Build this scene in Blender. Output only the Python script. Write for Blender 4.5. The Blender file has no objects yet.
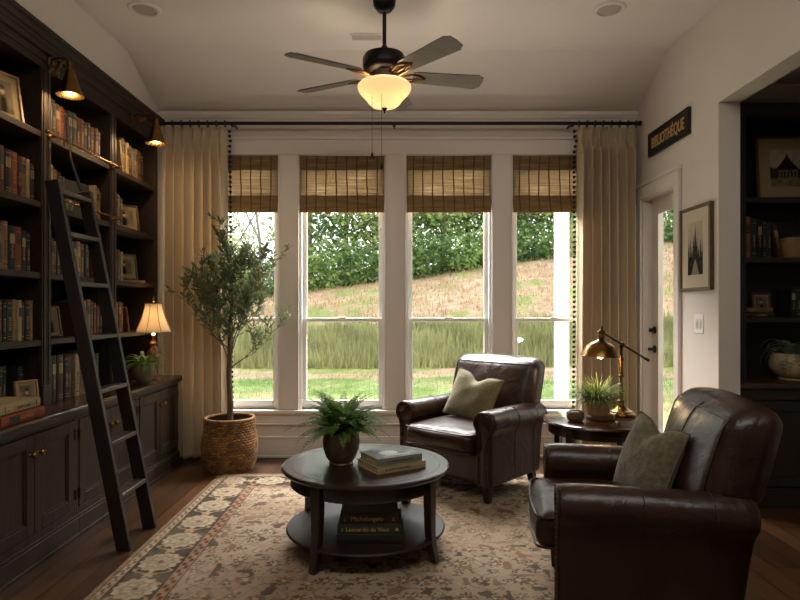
import bpy, bmesh, math, random
import numpy as np
from mathutils import Vector, Matrix, Euler

SC = bpy.context.scene
COL = SC.collection
PI = math.pi
R = math.radians
random.seed(7)

# ------------------------------------------------------------------ camera, light, exposure
cam_d = bpy.data.cameras.new('camera')
cam = bpy.data.objects.new('camera', cam_d)
COL.objects.link(cam)
cam.location = (0, 0, 1.3)
cam.rotation_euler = (PI / 2, 0, 0)
cam_d.sensor_width = 36
cam_d.lens = 27
cam_d.shift_y = 0.01
cam_d.clip_start = 0.05
SC.camera = cam

SC.view_settings.view_transform = 'Standard'
SC.view_settings.look = 'None'
SC.view_settings.gamma = 1
SC.view_settings.exposure = 0.2
SC.view_settings.use_curve_mapping = False
SC.cycles.use_denoising = True
SC.cycles.max_bounces = 10
SC.cycles.transparent_max_bounces = 24
SC.cycles.sample_clamp_indirect = 4.0

world = bpy.data.worlds.new('overcast sky')
SC.world = world
world.use_nodes = True
wn, wl = world.node_tree.nodes, world.node_tree.links
bg = wn['Background']
tc = wn.new('ShaderNodeTexCoord')
sx = wn.new('ShaderNodeSeparateXYZ')
rp = wn.new('ShaderNodeValToRGB')
rp.color_ramp.elements[0].position = 0.0
rp.color_ramp.elements[0].color = (0.95, 0.95, 0.95, 1)
rp.color_ramp.elements[1].position = 0.7
rp.color_ramp.elements[1].color = (0.88, 0.92, 0.97, 1)
wl.new(tc.outputs['Generated'], sx.inputs[0])
wl.new(sx.outputs['Z'], rp.inputs[0])
wl.new(rp.outputs[0], bg.inputs[0])
bg.inputs[1].default_value = 2.35


def area_light(name, loc, target, sx_, sy_, power, col):
    d = bpy.data.lights.new(name, 'AREA')
    d.shape = 'RECTANGLE'
    d.size, d.size_y = sx_, sy_
    d.energy = power
    d.color = col
    o = bpy.data.objects.new(name, d)
    COL.objects.link(o)
    o.location = loc
    o.rotation_euler = (Vector(target) - Vector(loc)).to_track_quat('-Z', 'Y').to_euler()
    return o


# daylight coming down from the sky in front of the window wall
area_light('window_daylight', (0.0, 6.6, 3.6), (0.0, 4.2, 0.7), 4.4, 1.2, 1200, (1.0, 0.94, 0.915))
# added fill lamp just under the ceiling to brighten the room; no fixture there
area_light('ceiling_fill', (0.2, 1.3, 3.22), (0.2, 2.2, 0.6), 3.0, 1.2, 52, (1.0, 0.93, 0.85))


# ------------------------------------------------------------------ materials
def rgb(h):
    h = h.lstrip('#')
    c = [int(h[i:i + 2], 16) / 255 for i in (0, 2, 4)]
    return tuple((x / 12.92 if x <= .04045 else ((x + .055) / 1.055) ** 2.4) for x in c) + (1,)


_mats = {}


def mat(name, col, rough=.5, metal=0., spec=.5, var=0., vscale=8., bump=0., bscale=60., stretch=None, coat=0.,
        emit=None, estr=0., sheen=0., coords='Object', detail=4.):
    if name in _mats:
        return _mats[name]
    m = bpy.data.materials.new(name)
    _mats[name] = m
    m.use_nodes = True
    nt = m.node_tree
    b = nt.nodes['Principled BSDF']
    c = rgb(col) if isinstance(col, str) else col
    b.inputs['Base Color'].default_value = c
    b.inputs['Roughness'].default_value = rough
    b.inputs['Metallic'].default_value = metal
    b.inputs['Specular IOR Level'].default_value = spec
    b.inputs['Coat Weight'].default_value = coat
    b.inputs['Sheen Weight'].default_value = sheen
    if emit:
        b.inputs['Emission Color'].default_value = rgb(emit)
        b.inputs['Emission Strength'].default_value = estr
    t = nt.nodes.new('ShaderNodeTexCoord')
    mp = nt.nodes.new('ShaderNodeMapping')
    nt.links.new(t.outputs[coords], mp.inputs[0])
    if stretch:
        mp.inputs['Scale'].default_value = stretch
    if var:
        n = nt.nodes.new('ShaderNodeTexNoise')
        n.inputs['Scale'].default_value = vscale
        n.inputs['Detail'].default_value = detail
        nt.links.new(mp.outputs[0], n.inputs['Vector'])
        r = nt.nodes.new('ShaderNodeMapRange')
        r.inputs[1].default_value = .3
        r.inputs[2].default_value = .7
        r.inputs[3].default_value = 1 - var
        r.inputs[4].default_value = 1 + var
        nt.links.new(n.outputs[0], r.inputs[0])
        mx = nt.nodes.new('ShaderNodeVectorMath')
        mx.operation = 'SCALE'
        mx.inputs[0].default_value = c[:3]
        nt.links.new(r.outputs[0], mx.inputs['Scale'])
        nt.links.new(mx.outputs[0], b.inputs['Base Color'])
    if bump:
        n2 = nt.nodes.new('ShaderNodeTexNoise')
        n2.inputs['Scale'].default_value = bscale
        n2.inputs['Detail'].default_value = 3
        nt.links.new(mp.outputs[0], n2.inputs['Vector'])
        bp = nt.nodes.new('ShaderNodeBump')
        bp.inputs['Strength'].default_value = bump
        bp.inputs['Distance'].default_value = .01
        nt.links.new(n2.outputs[0], bp.inputs['Height'])
        nt.links.new(bp.outputs[0], b.inputs['Normal'])
    return m


def colour_attr_mat(name, rough=.8, var=.0, vscale=200., bump=0., bscale=300., spec=.3, coat=0.):
    if name in _mats:
        return _mats[name]
    m = mat(name, '#808080', rough, spec=spec, bump=bump, bscale=bscale, coat=coat)
    nt = m.node_tree
    a = nt.nodes.new('ShaderNodeAttribute')
    a.attribute_name = 'Col'
    b = nt.nodes['Principled BSDF']
    if var:
        t = nt.nodes.new('ShaderNodeTexCoord')
        n = nt.nodes.new('ShaderNodeTexNoise')
        n.inputs['Scale'].default_value = vscale
        nt.links.new(t.outputs['Object'], n.inputs['Vector'])
        r = nt.nodes.new('ShaderNodeMapRange')
        r.inputs[1].default_value, r.inputs[2].default_value = .3, .7
        r.inputs[3].default_value, r.inputs[4].default_value = 1 - var, 1 + var
        nt.links.new(n.outputs[0], r.inputs[0])
        mx = nt.nodes.new('ShaderNodeVectorMath')
        mx.operation = 'SCALE'
        nt.links.new(a.outputs['Color'], mx.inputs[0])
        nt.links.new(r.outputs[0], mx.inputs['Scale'])
        nt.links.new(mx.outputs[0], b.inputs['Base Color'])
    else:
        nt.links.new(a.outputs['Color'], b.inputs['Base Color'])
    return m


def translucent_mat(name, col, trans=.5, rough=.8, var=.15, vscale=30., stretch=None, see=0., emit=0., bump=0., bscale=200., emit_col=None):
    if name in _mats:
        return _mats[name]
    m = mat(name, col, rough, var=var, vscale=vscale, stretch=stretch, spec=.2, bump=bump, bscale=bscale)
    nt = m.node_tree
    b = nt.nodes['Principled BSDF']
    out = nt.nodes['Material Output']
    tr = nt.nodes.new('ShaderNodeBsdfTranslucent')
    tr.inputs[0].default_value = rgb(col)
    mx = nt.nodes.new('ShaderNodeMixShader')
    mx.inputs[0].default_value = trans
    nt.links.new(b.outputs[0], mx.inputs[1])
    nt.links.new(tr.outputs[0], mx.inputs[2])
    last = mx
    if see:
        tp = nt.nodes.new('ShaderNodeBsdfTransparent')
        m2 = nt.nodes.new('ShaderNodeMixShader')
        m2.inputs[0].default_value = see
        nt.links.new(last.outputs[0], m2.inputs[1])
        nt.links.new(tp.outputs[0], m2.inputs[2])
        last = m2
    if emit:
        b.inputs['Emission Color'].default_value = rgb(emit_col or col)
        b.inputs['Emission Strength'].default_value = emit
    nt.links.new(last.outputs[0], out.inputs[0])
    return m


def glass_mat():
    if 'window glass' in _mats:
        return _mats['window glass']
    m = bpy.data.materials.new('window glass')
    _mats['window glass'] = m
    m.use_nodes = True
    nt = m.node_tree
    nt.nodes.remove(nt.nodes['Principled BSDF'])
    tp = nt.nodes.new('ShaderNodeBsdfTransparent')
    tp.inputs[0].default_value = (.97, .985, .975, 1)
    gl = nt.nodes.new('ShaderNodeBsdfGlossy')
    gl.inputs['Roughness'].default_value = .02
    lw = nt.nodes.new('ShaderNodeLayerWeight')
    lw.inputs[0].default_value = .5
    pw = nt.nodes.new('ShaderNodeMath')
    pw.operation = 'POWER'
    pw.inputs[1].default_value = 5
    nt.links.new(lw.outputs['Facing'], pw.inputs[0])
    fr = nt.nodes.new('ShaderNodeMapRange')
    fr.inputs[3].default_value, fr.inputs[4].default_value = .035, .6
    nt.links.new(pw.outputs[0], fr.inputs[0])
    mx = nt.nodes.new('ShaderNodeMixShader')
    nt.links.new(fr.outputs[0], mx.inputs[0])
    nt.links.new(tp.outputs[0], mx.inputs[1])
    nt.links.new(gl.outputs[0], mx.inputs[2])
    nt.links.new(mx.outputs[0], nt.nodes['Material Output'].inputs[0])
    return m


def floor_mat():
    m = mat('oak plank floor', '#4a2c1c', .33, spec=.35)
    nt = m.node_tree
    b = nt.nodes['Principled BSDF']
    t = nt.nodes.new('ShaderNodeTexCoord')
    mp = nt.nodes.new('ShaderNodeMapping')
    mp.inputs['Rotation'].default_value = (0, 0, PI / 2)
    nt.links.new(t.outputs['Object'], mp.inputs[0])
    br = nt.nodes.new('ShaderNodeTexBrick')
    br.offset = .37
    br.inputs['Color1'].default_value = rgb('#523620')
    br.inputs['Color2'].default_value = rgb('#352212')
    br.inputs['Mortar'].default_value = rgb('#120a06')
    br.inputs['Scale'].default_value = 1
    br.inputs['Mortar Size'].default_value = .004
    br.inputs['Brick Width'].default_value = 1.5
    br.inputs['Row Height'].default_value = .125
    nt.links.new(mp.outputs[0], br.inputs['Vector'])
    n = nt.nodes.new('ShaderNodeTexNoise')
    n.inputs['Scale'].default_value = 5
    n.inputs['Detail'].default_value = 8
    mp2 = nt.nodes.new('ShaderNodeMapping')
    mp2.inputs['Scale'].default_value = (9, .8, 1)
    nt.links.new(t.outputs['Object'], mp2.inputs[0])
    nt.links.new(mp2.outputs[0], n.inputs['Vector'])
    r = nt.nodes.new('ShaderNodeMapRange')
    r.inputs[1].default_value, r.inputs[2].default_value = .3, .7
    r.inputs[3].default_value, r.inputs[4].default_value = .72, 1.28
    nt.links.new(n.outputs[0], r.inputs[0])
    mx = nt.nodes.new('ShaderNodeVectorMath')
    mx.operation = 'SCALE'
    nt.links.new(br.outputs[0], mx.inputs[0])
    nt.links.new(r.outputs[0], mx.inputs['Scale'])
    nt.links.new(mx.outputs[0], b.inputs['Base Color'])
    bp = nt.nodes.new('ShaderNodeBump')
    bp.inputs['Strength'].default_value = .35
    bp.inputs['Distance'].default_value = .003
    ad = nt.nodes.new('ShaderNodeMath')
    ad.operation = 'SUBTRACT'
    nt.links.new(n.outputs[0], ad.inputs[0])
    nt.links.new(br.outputs['Fac'], ad.inputs[1])
    nt.links.new(ad.outputs[0], bp.inputs['Height'])
    nt.links.new(bp.outputs[0], b.inputs['Normal'])
    return m


def weave_mat(name, c1, c2, sz=200., sx_=1., sy_=1., trans=0., see=0.):
    """horizontal reed slats with vertical strings (bamboo), or basket weave"""
    m = mat(name, c1, .7, spec=.25)
    nt = m.node_tree
    b = nt.nodes['Principled BSDF']
    t = nt.nodes.new('ShaderNodeTexCoord')
    w = nt.nodes.new('ShaderNodeTexNoise')
    mp = nt.nodes.new('ShaderNodeMapping')
    mp.inputs['Scale'].default_value = (3 * sx_, 3 * sx_, 110 * sy_)
    nt.links.new(t.outputs['Object'], mp.inputs[0])
    nt.links.new(mp.outputs[0], w.inputs['Vector'])
    w.inputs['Scale'].default_value = 1
    w.inputs['Detail'].default_value = 3
    r = nt.nodes.new('ShaderNodeValToRGB')
    r.color_ramp.elements[0].position = .33
    r.color_ramp.elements[0].color = rgb(c2)
    r.color_ramp.elements[1].position = .66
    r.color_ramp.elements[1].color = rgb(c1)
    nt.links.new(w.outputs[0], r.inputs[0])
    # strings
    wv = nt.nodes.new('ShaderNodeTexWave')
    wv.bands_direction = 'X'
    wv.inputs['Scale'].default_value = 3.6
    wv.inputs['Distortion'].default_value = 2.2
    wv.inputs['Detail Scale'].default_value = .6
    nt.links.new(t.outputs['Object'], wv.inputs['Vector'])
    gt = nt.nodes.new('ShaderNodeMath')
    gt.operation = 'GREATER_THAN'
    gt.inputs[1].default_value = .965
    nt.links.new(wv.outputs['Fac'], gt.inputs[0])
    mxc = nt.nodes.new('ShaderNodeMix')
    mxc.data_type = 'RGBA'
    nt.links.new(gt.outputs[0], mxc.inputs['Factor'])
    nt.links.new(r.outputs[0], mxc.inputs['A'])
    mxc.inputs['B'].default_value = rgb('#634a2c')
    nt.links.new(mxc.outputs['Result'], b.inputs['Base Color'])
    bp = nt.nodes.new('ShaderNodeBump')
    bp.inputs['Strength'].default_value = .6
    bp.inputs['Distance'].default_value = .004
    nt.links.new(w.outputs[0], bp.inputs['Height'])
    nt.links.new(bp.outputs[0], b.inputs['Normal'])
    if trans:
        tr = nt.nodes.new('ShaderNodeBsdfTranslucent')
        nt.links.new(mxc.outputs['Result'], tr.inputs[0])
        mx = nt.nodes.new('ShaderNodeMixShader')
        mx.inputs[0].default_value = trans
        nt.links.new(b.outputs[0], mx.inputs[1])
        nt.links.new(tr.outputs[0], mx.inputs[2])
        tp = nt.nodes.new('ShaderNodeBsdfTransparent')
        m2 = nt.nodes.new('ShaderNodeMixShader')
        # gaps between the reeds let a little of the outdoors through
        r2 = nt.nodes.new('ShaderNodeMapRange')
        r2.inputs[1].default_value, r2.inputs[2].default_value = .56, .64
        r2.inputs[3].default_value, r2.inputs[4].default_value = 0, see
        nt.links.new(w.outputs[0], r2.inputs[0])
        mm = nt.nodes.new('ShaderNodeMath')
        mm.operation = 'SUBTRACT'
        mm.use_clamp = True
        nt.links.new(r2.outputs[0], mm.inputs[0])
        nt.links.new(gt.outputs[0], mm.inputs[1])
        nt.links.new(mm.outputs[0], m2.inputs[0])
        nt.links.new(mx.outputs[0], m2.inputs[1])
        nt.links.new(tp.outputs[0], m2.inputs[2])
        nt.links.new(m2.outputs[0], nt.nodes['Material Output'].inputs[0])
    return m


M_WALL = mat('greige wall paint', '#d3cac0', .85, var=.02, vscale=3, bump=.03, bscale=250, spec=.25)
M_CEIL = mat('warm white ceiling paint', '#ddd5cd', .9, var=.02, vscale=2, spec=.2)
M_TRIM = mat('satin trim paint', '#d9d1c8', .45, spec=.4)
M_SASH = mat('white window sash', '#e2e0da', .4, spec=.4)
M_CAB = mat('dark stained cabinet wood', '#30241a', .5, var=.35, vscale=4, stretch=(10, 10, 1), spec=.28, bump=.06, bscale=30)
M_SHELF = mat('dark stained shelf wood', '#2c2118', .5, var=.3, vscale=4, stretch=(10, 1, 10), spec=.28)
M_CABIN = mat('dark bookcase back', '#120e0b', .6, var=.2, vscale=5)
M_TOP = mat('walnut counter', '#3a2316', .25, var=.3, vscale=4, stretch=(9, 1, 1), spec=.5, coat=.2)
M_LADDER = mat('near black ladder wood', '#1d1512', .4, var=.3, vscale=5, stretch=(8, 8, 1), spec=.5)
M_RCAB = mat('espresso bookcase wood', '#211810', .5, var=.25, vscale=4, stretch=(8, 8, 1))
M_TABLE = mat('espresso table wood', '#22140d', .3, var=.3, vscale=4, stretch=(8, 1, 1), spec=.5, coat=.25)
M_BRASS = mat('aged brass', '#80602f', .27, metal=1., var=.25, vscale=15)
M_BRASSD = mat('dark antique brass', '#5e4526', .4, metal=1., var=.3, vscale=20)
M_BRONZE = mat('oil rubbed bronze', '#1a1512', .38, metal=.6, spec=.5)
M_BLACK = mat('black iron', '#12100f', .45, metal=.3)
M_LEATHER = mat('dark brown leather', '#2b160d', .33, var=.35, vscale=5, bump=.12, bscale=140, spec=.42, coat=.05, detail=6)
def add_creases(m, scale, strength, dist):
    nt = m.node_tree
    b = nt.nodes['Principled BSDF']
    old = b.inputs['Normal'].links[0].from_node
    t = nt.nodes.new('ShaderNodeTexCoord')
    n = nt.nodes.new('ShaderNodeTexNoise')
    n.inputs['Scale'].default_value = scale
    n.inputs['Detail'].default_value = 5
    n.inputs['Distortion'].default_value = .8
    nt.links.new(t.outputs['Object'], n.inputs['Vector'])
    bp = nt.nodes.new('ShaderNodeBump')
    bp.inputs['Strength'].default_value = strength
    bp.inputs['Distance'].default_value = dist
    nt.links.new(n.outputs[0], bp.inputs['Height'])
    nt.links.new(bp.outputs[0], old.inputs['Normal'])


add_creases(M_LEATHER, 7, .35, .03)
M_LEATHER2 = mat('dark brown leather piping', '#2a1710', .33, spec=.5)
M_WICKER = None
M_SOIL = mat('potting soil', '#1f1610', .95, var=.4, vscale=60, bump=.5, bscale=80)
M_WHITE = mat('white plastic', '#e6e2da', .4)
M_PAGES = mat('book pages', '#b5a47f', .8, var=.12, vscale=4, stretch=(1, 1, 90))
M_GOLD = mat('gilt lettering', '#8f6f3c', .5, metal=.3)
M_CREAM = mat('cream label', '#85754f', .7)


# ------------------------------------------------------------------ mesh builder
class MB:
    def __init__(self):
        self.v, self.f, self.m = [], [], []
        self.k = 0

    def add(self, verts, faces, X=None):
        o = len(self.v)
        if X is not None:
            verts = [X @ Vector(p) for p in verts]
        self.v.extend([tuple(p) for p in verts])
        self.f.extend([tuple(i + o for i in f) for f in faces])
        self.m.extend([self.k] * len(faces))
        return self

    def box(self, lo, hi, X=None):
        x0, y0, z0 = lo
        x1, y1, z1 = hi
        return self.add([(x0, y0, z0), (x1, y0, z0), (x1, y1, z0), (x0, y1, z0), (x0, y0, z1), (x1, y0, z1), (x1, y1, z1), (x0, y1, z1)],
                        [(0, 3, 2, 1), (4, 5, 6, 7), (0, 1, 5, 4), (1, 2, 6, 5), (2, 3, 7, 6), (3, 0, 4, 7)], X)

    def lathe(self, prof, n=32, X=None, c=(0, 0), close=False, cap=True):
        """prof: list of (r, z)"""
        v, f = [], []
        for r, z in prof:
            for i in range(n):
                a = 2 * PI * i / n
                v.append((c[0] + r * math.cos(a), c[1] + r * math.sin(a), z))
        k = len(prof)
        for j in range(k - 1 if not close else k):
            for i in range(n):
                a, b = j * n + i, j * n + (i + 1) % n
                j2 = (j + 1) % k
                f.append((a, b, j2 * n + (i + 1) % n, j2 * n + i))
        if not close and cap:
            if prof[0][0] > 1e-6:
                f.append(tuple(reversed(range(n))))
            if prof[-1][0] > 1e-6:
                f.append(tuple((k - 1) * n + i for i in range(n)))
        return self.add(v, f, X)

    def tube(self, pts, r, n=8, X=None, cap=True):
        pts = [Vector(p) for p in pts]
        rs = r if isinstance(r, (list, tuple)) else [r] * len(pts)
        v, f = [], []
        up = None
        for i, p in enumerate(pts):
            t = (pts[min(i + 1, len(pts) - 1)] - pts[max(i - 1, 0)]).normalized()
            if up is None:
                up = Vector((0, 0, 1)) if abs(t.z) < .9 else Vector((1, 0, 0))
            s = t.cross(up).normalized()
            up = s.cross(t).normalized()
            for k in range(n):
                a = 2 * PI * k / n
                v.append(p + (s * math.cos(a) + up * math.sin(a)) * rs[i])
        for i in range(len(pts) - 1):
            for k in range(n):
                f.append((i * n + k, i * n + (k + 1) % n, (i + 1) * n + (k + 1) % n, (i + 1) * n + k))
        if cap:
            f.append(tuple(reversed(range(n))))
            f.append(tuple((len(pts) - 1) * n + k for k in range(n)))
        return self.add(v, f, X)

    def bar(self, p0, p1, w, d, side=(0, 1, 0), w1=None, d1=None):
        """square bar from p0 to p1; w along side, d along the other"""
        p0, p1 = Vector(p0), Vector(p1)
        t = (p1 - p0).normalized()
        s = Vector(side)
        s = (s - t * s.dot(t)).normalized()
        u = t.cross(s)
        w1, d1 = w1 or w, d1 or d
        v = []
        for p, a, b in ((p0, w, d), (p1, w1, d1)):
            for i, j in ((-1, -1), (1, -1), (1, 1), (-1, 1)):
                v.append(p + s * i * a / 2 + u * j * b / 2)
        return self.add(v, [(0, 3, 2, 1), (4, 5, 6, 7), (0, 1, 5, 4), (1, 2, 6, 5), (2, 3, 7, 6), (3, 0, 4, 7)])

    def prism(self, poly, a, b, axes='xz', X=None):
        """polygon (two coordinates named by axes) pushed along the third axis from a to b"""
        idx = {'x': 0, 'y': 1, 'z': 2}
        i, j = idx[axes[0]], idx[axes[1]]
        k = 3 - i - j
        n = len(poly)
        v = []
        for w in (a, b):
            for p in poly:
                q = [0, 0, 0]
                q[i], q[j], q[k] = p[0], p[1], w
                v.append(q)
        f = [tuple(range(n)), tuple(reversed(range(n, 2 * n)))]
        for s in range(n):
            f.append((s, s + n, (s + 1) % n + n, (s + 1) % n))
        return self.add(v, f, X)

    def sphere(self, c, r, n=12, m=8, sc=(1, 1, 1), X=None):
        v = [(c[0], c[1], c[2] - r * sc[2])]
        for j in range(1, m):
            t = PI * j / m - PI / 2
            for i in range(n):
                a = 2 * PI * i / n
                v.append((c[0] + r * sc[0] * math.cos(t) * math.cos(a), c[1] + r * sc[1] * math.cos(t) * math.sin(a), c[2] + r * sc[2] * math.sin(t)))
        v.append((c[0], c[1], c[2] + r * sc[2]))
        f = []
        for i in range(n):
            f.append((0, 1 + (i + 1) % n, 1 + i))
            f.append((len(v) - 1, len(v) - 1 - n + i, len(v) - 1 - n + (i + 1) % n))
        for j in range(m - 2):
            for i in range(n):
                a, b = 1 + j * n + i, 1 + j * n + (i + 1) % n
                f.append((a, b, b + n, a + n))
        return self.add(v, f, X)

    def rbox(self, c, half, r, bulge=(0, 0, 0), fn=None, n=12, X=None):
        """soft rounded box with bulging faces; fn bends it"""
        key, v, f = {}, [], []

        def grid(h):
            k = [-1, -1 + .35 * r / h, -1 + .7 * r / h, -1 + r / h]
            mid = [(-1 + r / h) + (2 - 2 * r / h) * i / n for i in range(1, n)]
            return k + mid + [-x for x in reversed(k)]
        gs = [grid(h) for h in half]

        def vert(p):
            kk = tuple(round(x, 6) for x in p)
            if kk in key:
                return key[kk]
            q = [max(-(h - r), min(h - r, x * h)) for x, h in zip(p, half)]
            d = Vector([x * h - y for x, h, y in zip(p, half, q)])
            if d.length > 1e-9:
                d = d.normalized() * r
            w = [y + e for y, e in zip(q, d)]
            for a in range(3):
                b_, c_ = (a + 1) % 3, (a + 2) % 3
                g = max(0, 1 - p[b_] ** 2) * max(0, 1 - p[c_] ** 2)
                w[a] += (1 if p[a] > 0 else -1) * bulge[a] * g * min(1, abs(p[a])) ** 2
            w = [x + y for x, y in zip(w, c)]
            if fn:
                w = fn(*w)
            key[kk] = len(v)
            v.append(tuple(w))
            return key[kk]
        for a in range(3):
            b_, c_ = (a + 1) % 3, (a + 2) % 3
            for s in (-1, 1):
                gb, gc = gs[b_], gs[c_]
                for i in range(len(gb) - 1):
                    for j in range(len(gc) - 1):
                        q = []
                        for (ii, jj) in ((i, j), (i + 1, j), (i + 1, j + 1), (i, j + 1)):
                            p = [0, 0, 0]
                            p[a], p[b_], p[c_] = s, gb[ii], gc[jj]
                            q.append(vert(p))
                        f.append(tuple(q if s > 0 else reversed(q)))
        return self.add(v, f, X)

    def build(self, name, mats, parent=None, bev=0., smooth=35, seg=2, loc=None):
        me = bpy.data.meshes.new(name)
        me.from_pydata(self.v, [], self.f)
        if not isinstance(mats, (list, tuple)):
            mats = [mats]
        for m in mats:
            me.materials.append(m)
        if len(mats) > 1:
            me.polygons.foreach_set('material_index', self.m)
        if smooth:
            me.polygons.foreach_set('use_smooth', [True] * len(me.polygons))
            me.set_sharp_from_angle(angle=R(smooth))
        me.update()
        o = bpy.data.objects.new(name, me)
        COL.objects.link(o)
        if parent:
            o.parent = parent
        if loc:
            o.location = loc
        if bev:
            b = o.modifiers.new('bevel', 'BEVEL')
            b.width = bev
            b.segments = seg
            b.limit_method = 'ANGLE'
            b.angle_limit = R(40)
        return o


def tag(o, label, cat, group=None, kind=None):
    o['label'] = label
    o['category'] = cat
    if group:
        o['group'] = group
    if kind:
        o['kind'] = kind
    return o


def thing(name, label, cat, loc=(0, 0, 0), rz=0, group=None):
    o = bpy.data.objects.new(name, None)
    o.empty_display_size = .1
    COL.objects.link(o)
    o.location = loc
    o.rotation_euler = (0, 0, rz)
    return tag(o, label, cat, group)


def struct(o):
    o['kind'] = 'structure'
    return o


def grid_mesh(name, m, nu, nv, fn, parent=None, col=None, smooth=True, solid=0.):
    """fn(U, V) arrays -> X, Y, Z; col(U, V) -> rgb array painted as pattern"""
    U, V = np.meshgrid(np.linspace(0, 1, nu), np.linspace(0, 1, nv))
    X, Y, Z = fn(U, V)
    X, Y, Z = np.broadcast_arrays(X, Y, Z)
    verts = np.stack([X.ravel(), Y.ravel(), Z.ravel()], 1)
    i = np.arange((nv - 1) * (nu - 1))
    a = (i // (nu - 1)) * nu + i % (nu - 1)
    faces = np.stack([a, a + 1, a + nu + 1, a + nu], 1)
    me = bpy.data.meshes.new(name)
    me.from_pydata(verts.tolist(), [], faces.tolist())
    me.materials.append(m)
    if smooth:
        me.polygons.foreach_set('use_smooth', [True] * len(me.polygons))
    if col is not None:
        C = col(U, V)
        at = me.color_attributes.new('Col', 'FLOAT_COLOR', 'POINT')
        buf = np.ones((nu * nv, 4), np.float32)
        buf[:, :3] = C.reshape(-1, 3)
        at.data.foreach_set('color', buf.ravel())
    o = bpy.data.objects.new(name, me)
    COL.objects.link(o)
    if parent:
        o.parent = parent
    if solid:
        s = o.modifiers.new('thickness', 'SOLIDIFY')
        s.thickness = solid
        s.offset = 0
    return o


def text(name, s, size, m, parent, mtx, extrude=.001, sx_=1., bold=0.):
    c = bpy.data.curves.new(name, 'FONT')
    c.body = s
    c.size = size
    c.extrude = extrude
    c.offset = bold
    c.align_x = 'CENTER'
    c.align_y = 'CENTER'
    c.materials.append(m)
    o = bpy.data.objects.new(name, c)
    COL.objects.link(o)
    bpy.context.view_layer.update()
    me = bpy.data.meshes.new_from_object(o.evaluated_get(bpy.context.evaluated_depsgraph_get()))
    bpy.data.objects.remove(o)
    o = bpy.data.objects.new(name, me)
    COL.objects.link(o)
    o.parent = parent
    o.matrix_local = mtx @ Matrix.Diagonal((sx_, 1, 1, 1))
    return o


def vnoise(X, Y, s, seed=0):
    """smooth value noise in 0..1"""
    x, y = X / s, Y / s
    xi, yi = np.floor(x).astype(int), np.floor(y).astype(int)
    fx, fy = x - xi, y - yi
    fx, fy = fx * fx * (3 - 2 * fx), fy * fy * (3 - 2 * fy)

    def h(a, b):
        n = np.sin(a * 127.1 + b * 311.7 + seed * 74.7) * 43758.5453
        return n - np.floor(n)
    return (h(xi, yi) * (1 - fx) + h(xi + 1, yi) * fx) * (1 - fy) + (h(xi, yi + 1) * (1 - fx) + h(xi + 1, yi + 1) * fx) * fy


def c3(h):
    return np.array(rgb(h)[:3])


def mixc(a, b, t):
    return a + (b - a) * np.clip(t, 0, 1)[..., None]


# ------------------------------------------------------------------ the room shell
XL, XR, YB = -2.10, 2.06, 5.23
ZC, ZB, YC = 3.28, 3.01, 4.61

f = MB().box((-2.5, -1.0, -.08), (3.5, 5.36, 0)).build('floor', floor_mat(), smooth=0)
struct(f)
b = MB()
b.prism([(-1.0, ZC), (YC, ZC), (YB + .1, ZB - .04), (YB + .1, 3.45), (-1.0, 3.45)], XL - .35, XR + .14, 'yz')
struct(b.build('ceiling', M_CEIL, smooth=0))
# left wall: furred out above the built-in bookcase, plain behind it
b = MB().box((-2.50, -1.0, 0), (-2.40, YB, 3.3)).box((-2.40, -1.0, 2.80), (XL, YB, 3.3)).box((-2.40, -1.0, 0), (XL, 2.55, 2.80))
b.box((-2.40, 5.03, 0), (XL + .03, YB, 2.80))
struct(b.build('wall_left', M_WALL, smooth=0))
# right wall with the door opening and the wide cased opening
DY0, DY1, DZ = 4.48, 5.10, 2.22
NY0, NY1, NZ = .6, 3.88, 2.63
XR2 = XR + .14
b = MB()
b.box((XR, -1.0, 0), (XR2, NY0, 3.3)).box((XR, NY0, NZ), (XR2, NY1, 3.3)).box((XR, NY1, 0), (XR2, DY0, 3.3))
b.box((XR, DY0, DZ), (XR2, DY1, 3.3)).box((XR, DY1, 0), (XR2, YB + .12, 3.3))
struct(b.build('wall_right', M_WALL, smooth=0))
# back wall with four window openings
WC = [-1.43, -.505, .425, 1.35]
WW, WZ0, WZ1 = .745, .415, 2.63
b = MB()
YO = YB + .13
b.box((-2.5, YB, 0), (XR2, YO, WZ0)).box((-2.5, YB, WZ1), (XR2, YO, 3.3))
xs = [-2.5]
for c in WC:
    xs += [c - WW / 2, c + WW / 2]
xs.append(XR2)
for i in range(0, len(xs), 2):
    b.box((xs[i], YB, WZ0), (xs[i + 1], YO, WZ1))
struct(b.build('wall_back', M_WALL, smooth=0))
# wall behind the photographer closes the room
struct(MB().box((-2.5, -1.1, 0), (3.5, -1.0, 3.3)).build('wall_front', M_WALL, smooth=0))
# side room seen through the cased opening
b = MB().box((XR2, 4.42, 0), (3.5, 4.50, 3.0)).box((3.4, -1.0, 0), (3.5, 4.42, 3.0))
struct(b.build('wall_side_room', M_WALL, smooth=0))
struct(MB().box((XR2, -1.0, 2.92), (3.5, 4.5, 3.0)).build('ceiling_side_room', M_CEIL, smooth=0))
struct(MB().prism([(4.42, 2.92), (4.42, 2.83), (4.40, 2.83), (4.37, 2.87), (4.34, 2.92)], XR2, 3.4, 'yz').build('trim_side_room', M_TRIM))

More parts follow.
